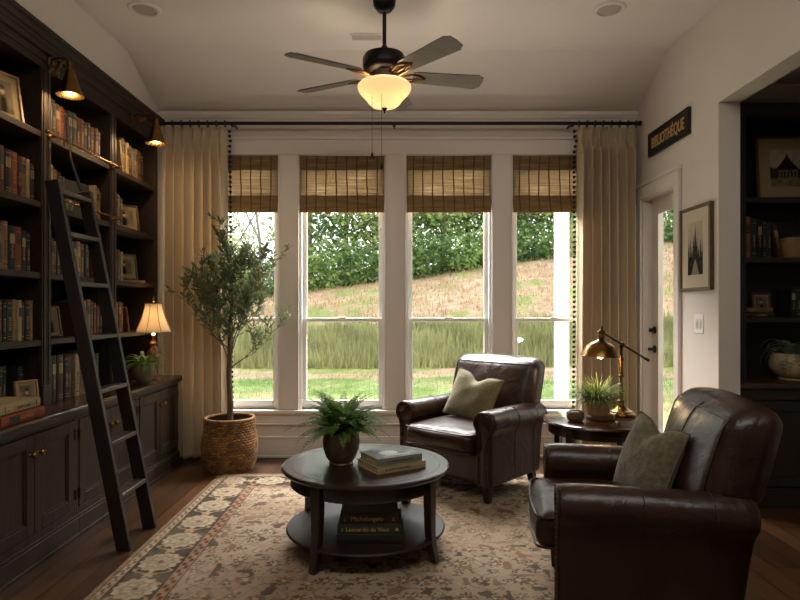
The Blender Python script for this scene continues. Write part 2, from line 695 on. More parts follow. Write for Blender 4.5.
# trim on the back wall
b = MB().prism([(YB, ZB - .01), (YB, ZB - .06), (YB - .015, ZB - .06), (YB - .035, ZB - .03), (YB - .035, ZB - .005)], XL, XR, 'yz')
struct(b.build('trim_1', M_TRIM, smooth=0))
b = MB()
yf = YB - .022
b.box((-1.95, yf, WZ1), (1.90, YB, WZ1 + .13)).box((-1.98, yf - .012, WZ1 + .13), (1.93, YB, WZ1 + .155))
edges = [(-1.95, WC[0] - WW / 2)] + [(WC[i] + WW / 2, WC[i + 1] - WW / 2) for i in range(3)] + [(WC[3] + WW / 2, 1.90)]
for a, c in edges:
    b.box((a, yf, WZ0), (c, YB, WZ1))
    if a > -1.9:
        b.box((a, yf - .01, WZ0), (a + .014, yf, WZ1))
    if c < 1.85:
        b.box((c - .014, yf - .01, WZ0), (c, yf, WZ1))
for c in WC:
    b.box((c - WW / 2 - .014, yf - .01, WZ1 - .0), (c + WW / 2 + .014, yf, WZ1 + .014))
struct(b.build('trim_2', M_TRIM, bev=.003))
b = MB().box((-2.0, YB - .06, WZ0 - .03), (1.95, YB + .05, WZ0))
b.box((-1.97, YB - .025, WZ0 - .115), (1.92, YB, WZ0 - .03)).box((-1.97, YB - .032, WZ0 - .13), (1.92, YB, WZ0 - .115))
struct(b.build('trim_3', M_TRIM, bev=.004))
b = MB().box((-2.1, YB - .018, 0), (XR, YB, .165)).box((-2.1, YB - .026, .165), (XR, YB, .185)).box((-2.1, YB - .032, 0), (XR, YB - .018, .022))
struct(b.build('baseboard_back', M_TRIM, bev=.004))
b = MB().box((XR - .018, NY1, 0), (XR, DY0 - .09, .165)).box((XR - .026, NY1, .165), (XR, DY0 - .09, .185))
struct(b.build('baseboard_right', M_TRIM, bev=.004))

# windows
GL = glass_mat()


def window(i, c):
    x0, x1 = c - WW / 2, c + WW / 2
    t = MB()
    for a, e in ((x0, x0 + .022), (x1 - .022, x1)):
        t.box((a, YB, WZ0), (e, YO, WZ1))
    t.box((x0 + .022, YB, WZ1 - .022), (x1 - .022, YO, WZ1)).box((x0 + .022, YB + .05, WZ0), (x1 - .022, YO, WZ0 + .02))
    w = t.build('window_%d' % i, M_SASH, bev=.003)
    struct(w)
    zm = 1.195

    def sash(name, y, z0, z1, s, bt, tp):
        a, e = x0 + .022, x1 - .022
        m_ = MB().box((a, y, z0), (a + s, y + .035, z1)).box((e - s, y, z0), (e, y + .035, z1))
        m_.box((a + s, y, z0), (e - s, y + .035, z0 + bt)).box((a + s, y, z1 - tp), (e - s, y + .035, z1))
        so = m_.build(name, M_SASH, w, bev=.004)
        MB().box((a + s, y + .014, z0 + bt), (e - s, y + .019, z1 - tp)).build('pane', GL, so, smooth=0)
        return so
    sash('upper_sash', YB + .075, zm - .012, WZ1 - .022, .034, .026, .04)
    lo = sash('lower_sash', YB + .036, WZ0 + .02, zm + .018, .036, .055, .034)
    MB().box((c - .03, YB + .026, zm + .004), (c + .03, YB + .036, zm + .026)).build('sash_lock', M_SASH, lo, bev=.003)


for i, c in enumerate(WC):
    window(i + 1, c)

# glazed door in the right wall
xd = XR + .075
d = MB().box((xd, DY0 + .012, .01), (xd + .045, DY0 + .10, DZ - .012)).box((xd, DY1 - .135, .01), (xd + .045, DY1 - .012, DZ - .012))
d.box((xd, DY0 + .10, DZ - .13), (xd + .045, DY1 - .135, DZ - .012)).box((xd, DY0 + .10, .01), (xd + .045, DY1 - .135, .27))
door = d.build('door_1', M_TRIM, bev=.004)
struct(door)
MB().box((xd + .02, DY0 + .10, .27), (xd + .026, DY1 - .135, DZ - .13)).build('pane', GL, door, smooth=0)
b = MB()
for y0, y1, z0, z1 in ((DY0 + .10, DY0 + .115, .27, DZ - .13), (DY1 - .15, DY1 - .135, .27, DZ - .13)):
    b.box((xd - .006, y0, z0), (xd, y1, z1))
b.box((xd - .006, DY0 + .115, DZ - .145), (xd, DY1 - .15, DZ - .13)).box((xd - .006, DY0 + .115, .27), (xd, DY1 - .15, .285))
b.build('glazing_bead', M_TRIM, door, bev=.002)
for nm, z, kk in (('deadbolt', 1.115, 0), ('door_handle', .955, 1)):
    X = Matrix.Translation((xd, DY1 - .075, z)) @ Matrix.Rotation(-PI / 2, 4, 'Y')
    b = MB().lathe([(.032, 0), (.032, .006), (.026, .012), (.012, .014), (.012, .035)], 20, X)
    if kk:
        b.lathe([(.012, .03), (.016, .045), (.012, .055), (.0, .057)], 16, X)
        b.tube([(xd - .045, DY1 - .075, z), (xd - .048, DY1 - .13, z + .004), (xd - .045, DY1 - .19, z - .004)], [.009, .008, .006], 10)
    else:
        b.lathe([(.018, .012), (.018, .03), (.0, .032)], 16, X)
        b.box((xd - .05, DY1 - .079, z - .016), (xd - .03, DY1 - .071, z + .016))
    b.build(nm, M_BLACK, door)
b = MB()
for a, e in ((DY0 - .09, DY0 + .0), (DY1, DY1 + .09)):
    b.box((XR - .02, a, 0), (XR, e, DZ))
b.box((XR - .02, DY0 - .09, DZ), (XR, DY1 + .09, DZ + .1)).box((XR - .034, DY0 - .1, DZ + .1), (XR, DY1 + .1, DZ + .125))
b.box((XR - .026, DY0 - .09, 0), (XR - .02, DY0 - .075, DZ + .1))
b.box((XR, DY0, 0), (XR2, DY0 + .012, DZ)).box((XR, DY1 - .012, 0), (XR2, DY1, DZ)).box((XR, DY0, DZ - .012), (XR2, DY1, DZ))
b.box((XR, DY0, 0), (XR2, DY1, .012))
struct(b.build('trim_4', M_TRIM, bev=.004))

# ------------------------------------------------------------------ built-in bookcase on the left wall
XF, XBK, XDF = -2.02, -2.385, -1.845     # upper face, back, base door face
BY = [2.63, 3.43, 4.23, 5.0]
SHZ = [1.12, 1.50, 1.90, 2.30]
CT = .74
BAYS = ['bay before the ladder', 'bay behind the ladder', 'bay next to the curtain']


def make_door_mesh(name, x, y0, y1, z0, z1, m, parent, axis='x'):
    """frame-and-panel door whose face looks along +x"""
    s = .062
    b = MB().box((x - .02, y0, z0), (x, y0 + s, z1)).box((x - .02, y1 - s, z0), (x, y1, z1))
    b.box((x - .02, y0 + s, z0), (x, y1 - s, z0 + s)).box((x - .02, y0 + s, z1 - s), (x, y1 - s, z1))
    b.box((x - .02, y0 + s, z0 + s), (x - .012, y1 - s, z1 - s))
    q = .012
    for a, e, c_, d_ in ((y0 + s, y0 + s + q, z0 + s, z1 - s), (y1 - s - q, y1 - s, z0 + s, z1 - s), (y0 + s + q, y1 - s - q, z0 + s, z0 + s + q), (y0 + s + q, y1 - s - q, z1 - s - q, z1 - s)):
        b.box((x - .012, a, c_), (x - .006, e, d_))
    return b.build(name, m, parent, bev=.003)


for i in range(3):
    y0, y1 = BY[i], BY[i + 1]
    # base cabinet
    t = thing('base_cabinet', 'dark stained two-door base cabinet under the ' + BAYS[i], 'cabinet', (XDF, y0, 0), group='base cabinets under the bookcases')
    L = y1 - y0
    D = XDF - XBK
    b = MB().box((-D, 0, .10), (-.022, L, .70))
    b.box((-.022, 0, .12), (-.004, .022, .70)).box((-.022, L - .022, .12), (-.004, L, .70))
    b.box((-.022, .022, .665), (-.004, L - .022, .70)).box((-.022, .022, .12), (-.004, L - .022, .155))
    b.build('carcass', M_CAB, t, bev=.002)
    b = MB().box((-D, 0, 0), (.012, L, .105)).box((-D, 0, .105), (.004, L, .12)).box((.012, 0, 0), (.022, L, .02))
    b.build('plinth', M_CAB, t, bev=.003)
    mid = L / 2
    for k, (a, e) in enumerate(((.026, mid - .002), (mid + .002, L - .026))):
        dr = make_door_mesh('door', 0, a, e, .16, .66, M_CAB, t)
        ky = mid - .035 if k == 0 else mid + .035
        X = Matrix.Translation((0, ky, .565)) @ Matrix.Rotation(PI / 2, 4, 'Y')
        MB().lathe([(.010, 0), (.006, .006), (.006, .012), (.014, .018), (.017, .025), (.013, .032), (0, .035)], 16, X).build('knob', M_BRASS, dr)
        hy = a - .003 if k == 0 else e + .003
        for hz in (.24, .58):
            MB().tube([(.003, hy, hz - .03), (.003, hy, hz + .03)], .005, 8).build('hinge', M_BRASSD, dr)
    # upper bookcase
    t = thing('bookcase', 'tall open dark wood bookcase, the ' + BAYS[i], 'bookcase', (XF, y0, CT), group='built-in bookcases')
    H = 2.80 - CT
    D = XF - XBK
    b = MB().box((-D, 0, 0), (-.02, .03, H)).box((-D, L - .03, 0), (-.02, L, H)).box((-D, .03, H - .12), (-.02, L - .03, H))
    b.build('carcass', M_SHELF, t, bev=.001)
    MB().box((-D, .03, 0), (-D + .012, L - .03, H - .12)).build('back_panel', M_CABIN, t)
    b = MB().box((-.02, 0, 0), (0, .045, H)).box((-.02, L - .045, 0), (0, L, H)).box((-.02, .045, 2.66 - CT), (0, L - .045, H))
    b.box((0, .0, 0), (.006, .04, .12)).box((0, L - .04, 0), (.006, L, .12))
    b.box((0, .012, .12), (.005, .033, 2.66 - CT)).box((0, L - .033, .12), (.005, L - .012, 2.66 - CT))
    b.box((0, 0, 2.70 - CT), (.008, L, 2.715 - CT))
    b.build('face_frame', M_SHELF, t, bev=.002)
    for z in SHZ:
        MB().box((-D + .012, .03, z - CT - .034), (-.006, L - .03, z - CT)).build('shelf', M_SHELF, t, bev=.002)
    if i == 1:
        for z, (ya, yb) in ((2.285, (-.08, .77)), (1.925, (-.02, .79))):
            zz = z - CT
            rl = MB().tube([(.052, ya, zz), (.052, yb, zz)], .0075, 12).sphere((.052, ya, zz), .012).sphere((.052, yb, zz), .012).build('brass_rail', M_BRASS, t)
            b = MB()
            for yy in (.02, L - .02):
                b.tube([(0, yy, zz), (.052, yy, zz)], .006, 10)
                b.sphere((.004, yy, zz), .016)
            b.build('rail_bracket', M_BRASS, rl)

b = MB()
b.prism([(XBK, 2.80), (XF + .004, 2.80), (XF + .010, 2.815), (XF + .022, 2.82), (XF + .03, 2.845), (XF + .05, 2.855), (XF + .055, 2.87), (XBK, 2.87)], BY[0], BY[3] + .02, 'xz')
b.prism([(XF + .001, 2.745), (XF + .016, 2.75), (XF + .018, 2.765), (XF + .001, 2.78)], BY[0], BY[3], 'xz')
struct(b.build('trim_5', M_SHELF, smooth=20))

t = thing('countertop', 'long dark walnut counter running along the base cabinets', 'countertop', (XDF, BY[0], .70))
b = MB().box((XBK - XDF, 0, 0), (.026, BY[3] - BY[0] + .02, CT - .70))
b.build('worktop', M_TOP, t, bev=.008)
MB().box((.005, 0, -.014), (.016, BY[3] - BY[0] + .012, 0)).box((.016, 0, -.004), (.0265, BY[3] - BY[0] + .012, .024)).build('edge_trim', M_CAB, t, bev=.002)

# ------------------------------------------------------------------ books
BC = {'black': '#100e0c', 'brown': '#3b2618', 'tan': '#6e5535', 'cream': '#8f7d5b', 'rust': '#5f3119', 'dark red': '#3a1410',
      'navy': '#16191d', 'teal': '#252a26', 'dark green': '#1d2518', 'grey': '#474339', 'orange': '#743619', 'red-brown': '#451f14'}


def cover(c):
    return mat('book cloth ' + c, BC[c], .6, var=.22, vscale=25, spec=.35)


ORD = ['first', 'second', 'third', 'fourth', 'fifth', 'sixth', 'seventh', 'eighth', 'ninth', 'tenth', 'eleventh', 'twelfth', 'thirteenth', 'fourteenth', 'fifteenth', 'sixteenth', 'seventeenth', 'eighteenth']
rb = random.Random(11)


def book_mb(t, h, d, style):
    b = MB()
    e = min(.004, t * .12)
    b.k = 0
    b.box((-d, 0, 0), (-.008, e, h)).box((-d, t - e, 0), (-.008, t, h))
    b.prism([(-.010, 0), (-.008, 0), (-.002, t * .12), (0, t * .35), (0, t * .65), (-.002, t * .88), (-.008, t), (-.010, t)], 0, h, 'xy')
    b.k = 1
    b.box((-d + .004, e, .004), (-.010, t - e, h - .004))
    b.k = 2
    y0, y1 = t * .3, t * .7

    def band(z, w, a=y0, c=y1):
        b.box((-.004, a, z), (.0008, c, z + w))
    if style in (0, 2, 4):
        for z in (.06, .12, .80, .92):
            band(h * z, .003, t * .16, t * .84)
    if style in (1, 2, 3):
        b.k = 3
        band(h * .60, h * .22, t * .18, t * .82)
        b.k = 2
    if style in (0, 1, 4, 5):
        # a run of small gilt characters down the spine
        z = h * .28
        while z < h * .58:
            w = rb.uniform(.004, .009)
            band(z, w, t * rb.uniform(.3, .42), t * rb.uniform(.56, .7))
            z += w + rb.uniform(.003, .006)
    if style in (3, 5):
        band(h * .10, .006, t * .2, t * .8)
        band(h * .88, .004, t * .2, t * .8)
    if style in (2, 3):
        b.k = 0
        z = h * .63
        while z < h * .79:
            b.box((-.004, t * .32, z), (.0013, t * rb.uniform(.55, .68), z + .004))
            z += .009
    return b


def shelf_book(c, t, h, d, loc, rz, label, group, lean=0., style=None, flat=False):
    s = rb.randrange(6) if style is None else style
    acc = M_GOLD if c not in ('cream', 'tan') or rb.random() < .3 else mat('dark lettering', '#2a1c12', .7)
    lab = M_CREAM if c in ('black', 'navy', 'brown', 'teal', 'grey') else mat('dark spine label', '#1c1613', .6)
    o = book_mb(t, h, d, s).build('book', [cover(c), M_PAGES, acc, lab])
    X = Matrix.Translation(loc) @ Matrix.Rotation(rz, 4, 'Z') @ Matrix.Rotation(lean, 4, 'X')
    if flat:
        X = Matrix.Translation(loc) @ Matrix.Rotation(rz, 4, 'Z') @ Matrix.Rotation(PI / 2, 4, 'X') @ Matrix.Translation((0, 0, 0))
    o.matrix_world = X
    return tag(o, label, 'book', group)


def row(bay, z, shelf_name, items, y_start, spine=-2.055, direction=1, end='near'):
    """items: (colour, thickness, height[, style]); standing side by side from y_start"""
    y = y_start
    n = 0
    for it in items:
        if it[0] == 'gap':
            y += it[1] * direction
            continue
        c, t, h = it[:3]
        st = it[3] if len(it) > 3 else None
        lab = '%s book, %s from %s end, %s, %s' % (c, ORD[n], end, shelf_name, BAYS[bay])
        yy = y if direction > 0 else y - t
        shelf_book(c, t, h, .185 + rb.uniform(-.012, .012), (spine + rb.uniform(-.006, .006), yy, z + .0005), 0, lab, 'books on the %s of the %s' % (shelf_name, BAYS[bay]), style=st)
        y += (t + .0012) * direction
        n += 1


# first bay, counted from the stile behind the ladder foot
row(0, 1.90, 'second shelf down', [('brown', .042, .205), ('cream', .026, .222, 5), ('tan', .036, .225, 3), ('dark red', .036, .222, 1), ('orange', .052, .232, 0), ('black', .058, .232, 2),
                                   ('red-brown', .040, .240, 1), ('tan', .045, .238), ('dark green', .05, .23)], 3.375, direction=-1, end='curtain')
row(0, 1.50, 'third shelf down', [('gap', .035), ('black', .038, .215, 4), ('navy', .042, .222, 1), ('rust', .050, .235, 3), ('black', .056, .235, 1), ('tan', .046, .252, 5), ('grey', .034, .235, 2), ('dark red', .045, .24)],
    3.375, direction=-1, end='curtain')
row(0, 1.12, 'lowest shelf', [('gap', .012), ('tan', .034, .222, 5), ('black', .036, .225, 0), ('dark red', .032, .21, 3), ('cream', .032, .222, 1), ('tan', .034, .225, 0), ('dark green', .05, .222, 4), ('black', .03, .21, 5), ('brown', .05, .22)],
    3.375, direction=-1, end='curtain')
row(0, CT, 'counter level', [('gap', .02), ('dark green', .04, .235, 4), ('gap', .10), ('black', .044, .25, 5), ('dark green', .05, .25, 0), ('rust', .06, .25, 3), ('red-brown', .05, .24)], 3.375, spine=-2.10, direction=-1, end='curtain')
# middle bay
row(1, 2.30, 'top shelf', [('black', .05, .23, 4), ('teal', .046, .235, 5), ('brown', .042, .225, 1), ('rust', .04, .222, 0), ('dark red', .035, .215, 3), ('navy', .05, .222, 2), ('teal', .05, .226, 2), ('red-brown', .045, .215, 1), ('rust', .045, .218, 0),
                           ('brown', .04, .212, 3), ('teal', .045, .222, 5), ('red-brown', .05, .21, 0), ('rust', .045, .215, 1), ('dark red', .045, .205, 4)], 3.488, end='ladder')
row(1, 1.90, 'second shelf down', [('tan', .038, .235, 1), ('cream', .03, .245, 5), ('tan', .04, .225, 0), ('brown', .042, .215, 3), ('grey', .03, .2, 5), ('gap', .36), ('cream', .03, .225, 5), ('tan', .034, .215, 1), ('rust', .03, .2, 0)], 3.488, end='ladder')
row(1, 1.50, 'third shelf down', [('brown', .04, .225, 0), ('rust', .036, .21, 1), ('grey', .032, .20, 5), ('dark green', .045, .2, 4), ('brown', .045, .22, 3), ('tan', .045, .225, 1), ('red-brown', .045, .22, 0), ('brown', .045, .215, 1), ('cream', .04, .225, 5),
                                  ('tan', .04, .215, 2), ('teal', .05, .215, 4), ('gap', .06), ('rust', .045, .21, 0), ('red-brown', .04, .2, 1)], 3.488, end='ladder')
row(1, 1.12, 'lowest shelf', [('brown', .045, .215, 1), ('dark red', .035, .205, 4), ('cream', .03, .225, 5), ('tan', .045, .235, 2), ('brown', .04, .225, 0), ('rust', .035, .215, 3), ('red-brown', .04, .195, 1), ('black', .05, .22, 0)], 3.83, end='ladder')
row(1, CT, 'counter level', [('black', .06, .285, 4), ('navy', .055, .275, 1), ('brown', .06, .275, 2), ('black', .05, .265, 0), ('red-brown', .05, .26, 1), ('gap', .03), ('cream', .05, .265, 5), ('tan', .05, .275, 1), ('cream', .045, .285, 2), ('tan', .045, .28, 5), ('brown', .05, .26, 1), ('grey', .045, .25, 0)],
    3.49, end='ladder')
# bay by the curtain
row(2, 2.30, 'top shelf', [('brown', .04, .225, 1), ('tan', .035, .22, 5), ('gap', .075), ('tan', .06, .262, 3), ('cream', .045, .245, 1), ('brown', .055, .235, 0), ('grey', .05, .225, 5), ('tan', .05, .235, 1), ('brown', .055, .232, 0), ('black', .05, .215, 4)], 4.288, end='ladder')
row(2, 1.90, 'second shelf down', [('tan', .045, .225, 1), ('brown', .04, .23, 0), ('cream', .04, .225, 5), ('grey', .045, .21, 2)], 4.288, end='ladder')
row(2, 1.50, 'third shelf down', [('tan', .045, .215, 0), ('red-brown', .04, .225, 1), ('grey', .04, .225, 5), ('cream', .035, .215, 5)], 4.288, end='ladder')
row(2, 1.12, 'lowest shelf', [('orange', .045, .225, 1), ('rust', .04, .22, 0), ('brown', .045, .225, 3), ('red-brown', .04, .22, 1)], 4.288, end='ladder')
row(2, CT, 'counter level', [('brown', .05, .22, 1), ('red-brown', .045, .205, 0), ('tan', .045, .18, 2), ('brown', .05, .16, 5)], 4.30, end='ladder')
shelf_book('cream', .02, .235, .17, (-2.05, 4.435, 2.301), 0, 'thin cream book leaning on its neighbours on the top shelf by the curtain', 'books on the top shelf of the bay next to the curtain', lean=.20, style=5)
shelf_book('red-brown', .03, .19, .17, (-2.05, 4.535, 1.1205), 0, 'red-brown book leaning beside the glowing lamp shade', 'books on the lowest shelf of the bay next to the curtain', lean=.28, style=1)
# flat pair lying on the counter
shelf_book('orange', .055, .34, .20, (-1.835, 3.10, CT + .001), 0, 'rust-coloured thick book lying flat on the counter under a cream one', 'books lying flat on the counter', style=1, flat=True)
shelf_book('cream', .048, .31, .19, (-1.842, 3.075, CT + .0575), 0, 'cream thick book lying flat on top of a rust one', 'books lying flat on the counter', style=5, flat=True)


# ------------------------------------------------------------------ pictures
def pic_portrait(U, V, seed=0):
    bgc = c3('#6f6250') * (.5 + .8 * vnoise(U, V, .3, seed))[..., None]
    body = np.exp(-(((U - .5) / .22) ** 2 + ((V - .22) / .36) ** 4))
    head = np.exp(-(((U - .5) / .12) ** 2 + ((V - .68) / .13) ** 2) ** 2)
    C = mixc(bgc, c3('#1d1712'), body * 1.6 - .4)
    C = mixc(C, c3('#b59b78'), head * 1.5 - .3)
    hair = np.exp(-(((U - .5) / .15) ** 2 + ((V - .78) / .10) ** 2) ** 2)
    return mixc(C, c3('#19130f'), hair * 1.3 - .4)


def pic_church(U, V, seed=0):
    """pointed spires rising behind a dark row of firs, with a pale path"""
    sky = mixc(np.broadcast_to(c3('#8f8675'), U.shape + (3,)), c3('#b3a992'), V) * (.85 + .3 * vnoise(U, V, .2, seed))[..., None]
    C = sky

    def spire(u, base, top, w):
        t = np.clip((V - base) / (top - base), 0, 1)
        return (np.abs(U - u) < w * (1 - t) ** 1.1 + .004) & (V < top)
    m = spire(.5, .45, .97, .09) | spire(.38, .4, .78, .055) | spire(.62, .4, .74, .055) | ((np.abs(U - .5) < .17) & (V < .48))
    C = np.where(m[..., None], c3('#2d2822') * (.7 + .7 * vnoise(U, V, .04, seed))[..., None], C)
    for u, top in ((.06, .62), (.17, .7), (.27, .55), (.73, .55), (.84, .68), (.95, .6)):
        tt = np.clip(V / top, 0, 1)
        w = .10 * (1 - tt) * (.7 + .6 * vnoise(U * 0, V, .03, u * 10))
        C = np.where(((np.abs(U - u) < w + .004) & (V < top))[..., None], c3('#1d1a15') * (.6 + .9 * vnoise(U, V, .03, 3))[..., None], C)
    low = V < .22 + .05 * vnoise(U, V, .1, 4)
    C = np.where(low[..., None], c3('#2a251d') * (.6 + .9 * vnoise(U, V, .04, 5))[..., None], C)
    path = (np.abs(U - .5) < .02 + (.3 - V).clip(0) * .8) & (V < .28)
    return np.where(path[..., None], c3('#857b66'), C)


def pic_house(U, V, seed=0):
    """an old gabled building with a pointed roof behind a courtyard"""
    C = mixc(np.broadcast_to(c3('#7d705c'), U.shape + (3,)), c3('#9a8d76'), V) * (.8 + .4 * vnoise(U, V, .15, seed))[..., None]
    roof = (np.abs(U - .42) < .30 * (1 - np.clip((V - .45) / .45, 0, 1)) ** 1.5 + .006) & (V > .45) & (V < .92)
    wall = (np.abs(U - .42) < .24) & (V < .47) & (V > .2)
    side = (U > .6) & (V < .42 + .05 * vnoise(U, V, .1, 2))
    trees = (U < .2) & (V < .45 + .12 * vnoise(U, V, .08, 6))
    C = np.where(side[..., None] | trees[..., None], c3('#2c261d') * (.6 + vnoise(U, V, .05, 7))[..., None], C)
    C = np.where(wall[..., None], c3('#5f5443') * (.6 + .8 * vnoise(U, V, .05, 8))[..., None], C)
    C = np.where(roof[..., None], c3('#231e18'), C)
    win = wall & ((U * 12 % 1) < .45) & (V > .26) & (V < .4)
    C = np.where(win[..., None], c3('#1a1613'), C)
    gd = V < .22
    return np.where(gd[..., None], c3('#6a5d49') * (.6 + .7 * vnoise(U, V, .08, 9))[..., None], C)


M_PRINT = colour_attr_mat('printed paper', .75, spec=.08)
M_MOUNT = mat('ivory mount card', '#bdb198', .8)
M_MOUNT2 = mat('tan mount card', '#86744f', .8)


def framed(label, w, h, loc, rz, lean, fm, fw, mw, painter, seed=0, cat='picture', stand=False, depth=.02, group=None, mtx=None, res=90, mount=None):
    """picture whose face looks along local -y; foot at the origin"""
    t = thing('picture_frame', label, cat, loc, rz, group)
    if mtx is not None:
        t.matrix_world = mtx
    X = Matrix.Rotation(-lean, 4, 'X')
    b = MB()
    dz = depth * math.sin(lean) if lean else 0
    X = Matrix.Translation((0, 0, dz)) @ X

    def side(lo, hi):
        b.box(lo, hi, X)
    side((-w / 2, -depth / 2, 0), (w / 2, depth / 2, fw))
    side((-w / 2, -depth / 2, h - fw), (w / 2, depth / 2, h))
    side((-w / 2, -depth / 2, fw), (-w / 2 + fw, depth / 2, h - fw))
    side((w / 2 - fw, -depth / 2, fw), (w / 2, depth / 2, h - fw))
    b.build('frame', fm, t, bev=.002)
    MB().box((-w / 2 + fw, -depth * .1, fw), (w / 2 - fw, depth * .4, h - fw), X).build('mount', mount or M_MOUNT2, t)
    iw, ih = w - 2 * fw - 2 * mw, h - 2 * fw - 2 * mw

    def fn(U, V):
        x = (U - .5) * iw
        z = fw + mw + V * ih
        y = np.full_like(U, -depth * .1 - .0012)
        return x, y * math.cos(lean) + z * math.sin(lean), -y * math.sin(lean) + z * math.cos(lean) + dz
    grid_mesh('print', M_PRINT, int(res * iw / max(iw, ih)) + 2, int(res * ih / max(iw, ih)) + 2, fn, t, col=lambda U, V: painter(U, V, seed))
    if stand:
        MB().bar((0, depth / 2 + h * .6 * math.sin(lean), h * .6 * math.cos(lean)), (0, h * .6 * math.sin(lean) + .07, .004), .04, .004, (1, 0, 0)).build('easel_back', M_BLACK, t)
    return t


M_FWOOD = mat('light oak frame', '#8d6a42', .45, var=.25, vscale=6, stretch=(1, 1, 8))
M_FBRASS = mat('bronze frame', '#5d4a2f', .4, metal=.3, var=.2, vscale=30)
M_FDARK = mat('mahogany frame', '#4a2a18', .4, var=.25, vscale=8)
framed('large pale mounted picture in oak frame leaning on top shelf by the lamp bracket', .22, .285, (-2.125, 3.235, 2.301), R(72), .17, M_FWOOD, .016, .038, pic_portrait, 3)
framed('small oak framed photograph standing on the counter behind two flat books', .125, .17, (-1.985, 3.205, CT + .001), R(66), .14, M_FWOOD, .011, .014, pic_portrait, 5, stand=False)
framed('small framed portrait leaning beside the ladder rail on the lowest shelf', .13, .19, (-2.12, 3.655, 1.121), R(62), .22, M_FBRASS, .012, .012, pic_portrait, 8)
framed('framed photograph on the second shelf next to the curtain', .24, .215, (-2.155, 4.70, 1.901), R(52), .18, M_FBRASS, .014, .03, pic_portrait, 12)
framed('framed photograph on the third shelf, just above the glowing lamp', .22, .205, (-2.155, 4.69, 1.519), R(52), .18, M_FBRASS, .014, .03, pic_portrait, 21)
b = MB().box((-.12, -.06, 0), (.12, .06, .017))
o = b.build('plinth_block', M_FWOOD, bev=.003)
o.location = (-2.14, 4.70, 1.5005)
o.rotation_euler = (0, 0, R(52))
tag(o, 'flat wooden block under the photograph on the third shelf', 'block')

# dark album and little green jar on the middle bay's second shelf
t = thing('photo_album', 'large dark album standing face out on the second shelf behind the ladder', 'album', (-2.12, 3.905, 1.9005), R(80))
MB().box((-.12, -.016, 0), (.12, -.011, .22)).box((-.12, .011, 0), (.12, .016, .22)).box((-.12, -.011, 0), (-.114, .011, .22)).build('cover', mat('album leather', '#17110e', .5), t, bev=.002)
MB().box((-.114, -.011, .004), (.115, .011, .216)).build('pages', M_PAGES, t)
t = thing('jar', 'little green ceramic jar beside the dark album on a railed shelf', 'jar', (-2.075, 3.735, 1.9005))
MB().lathe([(.028, 0), (.034, .015), (.036, .045), (.028, .07), (.018, .078), (.02, .09), (.016, .09), (.014, .075), (0, .07)], 24).build('body', mat('green glaze', '#56603a', .3, var=.3, vscale=20), t)
MB().lathe([(.021, .0905), (.021, .096), (.01, .102), (.008, .112), (0, .115)], 20).build('lid', mat('green glaze'
                                                                                     , '#56603a'), t)

# ------------------------------------------------------------------ library ladder
t = thing('library_ladder', 'near black wooden library ladder leaning against the built-in bookcase', 'ladder', (-1.48, 3.385, 0))
LT = Vector((-.385, 0, 1.985))
for s, nm in ((-1, 'rail'), (1, 'rail')):
    yy = s * .165
    b = MB().bar((0, yy, 0), LT + Vector((0, yy, 0)), .030, .075, (0, 1, 0))
    # plumb-cut foot: square to the floor
    for i, p in enumerate(b.v):
        if p[2] < .2:
            k = p[2] / LT.z
            b.v[i] = (p[0] - LT.x * k, p[1], 0.0)
    b.build('rail', M_LADDER, t, bev=.004)
for z in (.285, .565, .85, 1.14, 1.43, 1.70, 1.93):
    k = z / LT.z
    MB().box((LT.x * k - .028, -.152, z - .012), (LT.x * k + .038, .152, z + .012)).build('rung', mat('worn rung wood', '#3a2f26', .4, var=.25, vscale=6), t, bev=.004)
hx, hz = XF + .052 + 1.48, 2.285
pts = [(LT.x - .005, .165, 1.95), (LT.x - .045, .165, 2.06), (hx + .018, .165, 2.20), (hx + .018, .165, hz)]
pts += [(hx + .018 * math.cos(a), .165, hz + .018 * math.sin(a)) for a in (R(40), R(90), R(140), R(180))] + [(hx - .018, .165, hz - .03)]
MB().tube(pts, .0055, 8).build('hook', M_BRASSD, t)
MB().tube([(hx + .018, .165, 2.19), (LT.x - .02, .165, 1.99)], .009, 8).build('hook_sleeve', M_BLACK, t)


# ------------------------------------------------------------------ picture lights on the bookcase
def point(name, loc, power, col, r=.02, parent=None):
    d = bpy.data.lights.new(name, 'POINT')
    d.energy = power
    d.color = col
    d.shadow_soft_size = r
    o = bpy.data.objects.new(name, d)
    COL.objects.link(o)
    o.location = loc
    if parent:
        o.parent = parent
    return o


WARM = (1.0, .68, .38)
M_BULB = mat('lit bulb', '#fff0d0', .3, emit='#ffc98a', estr=22)


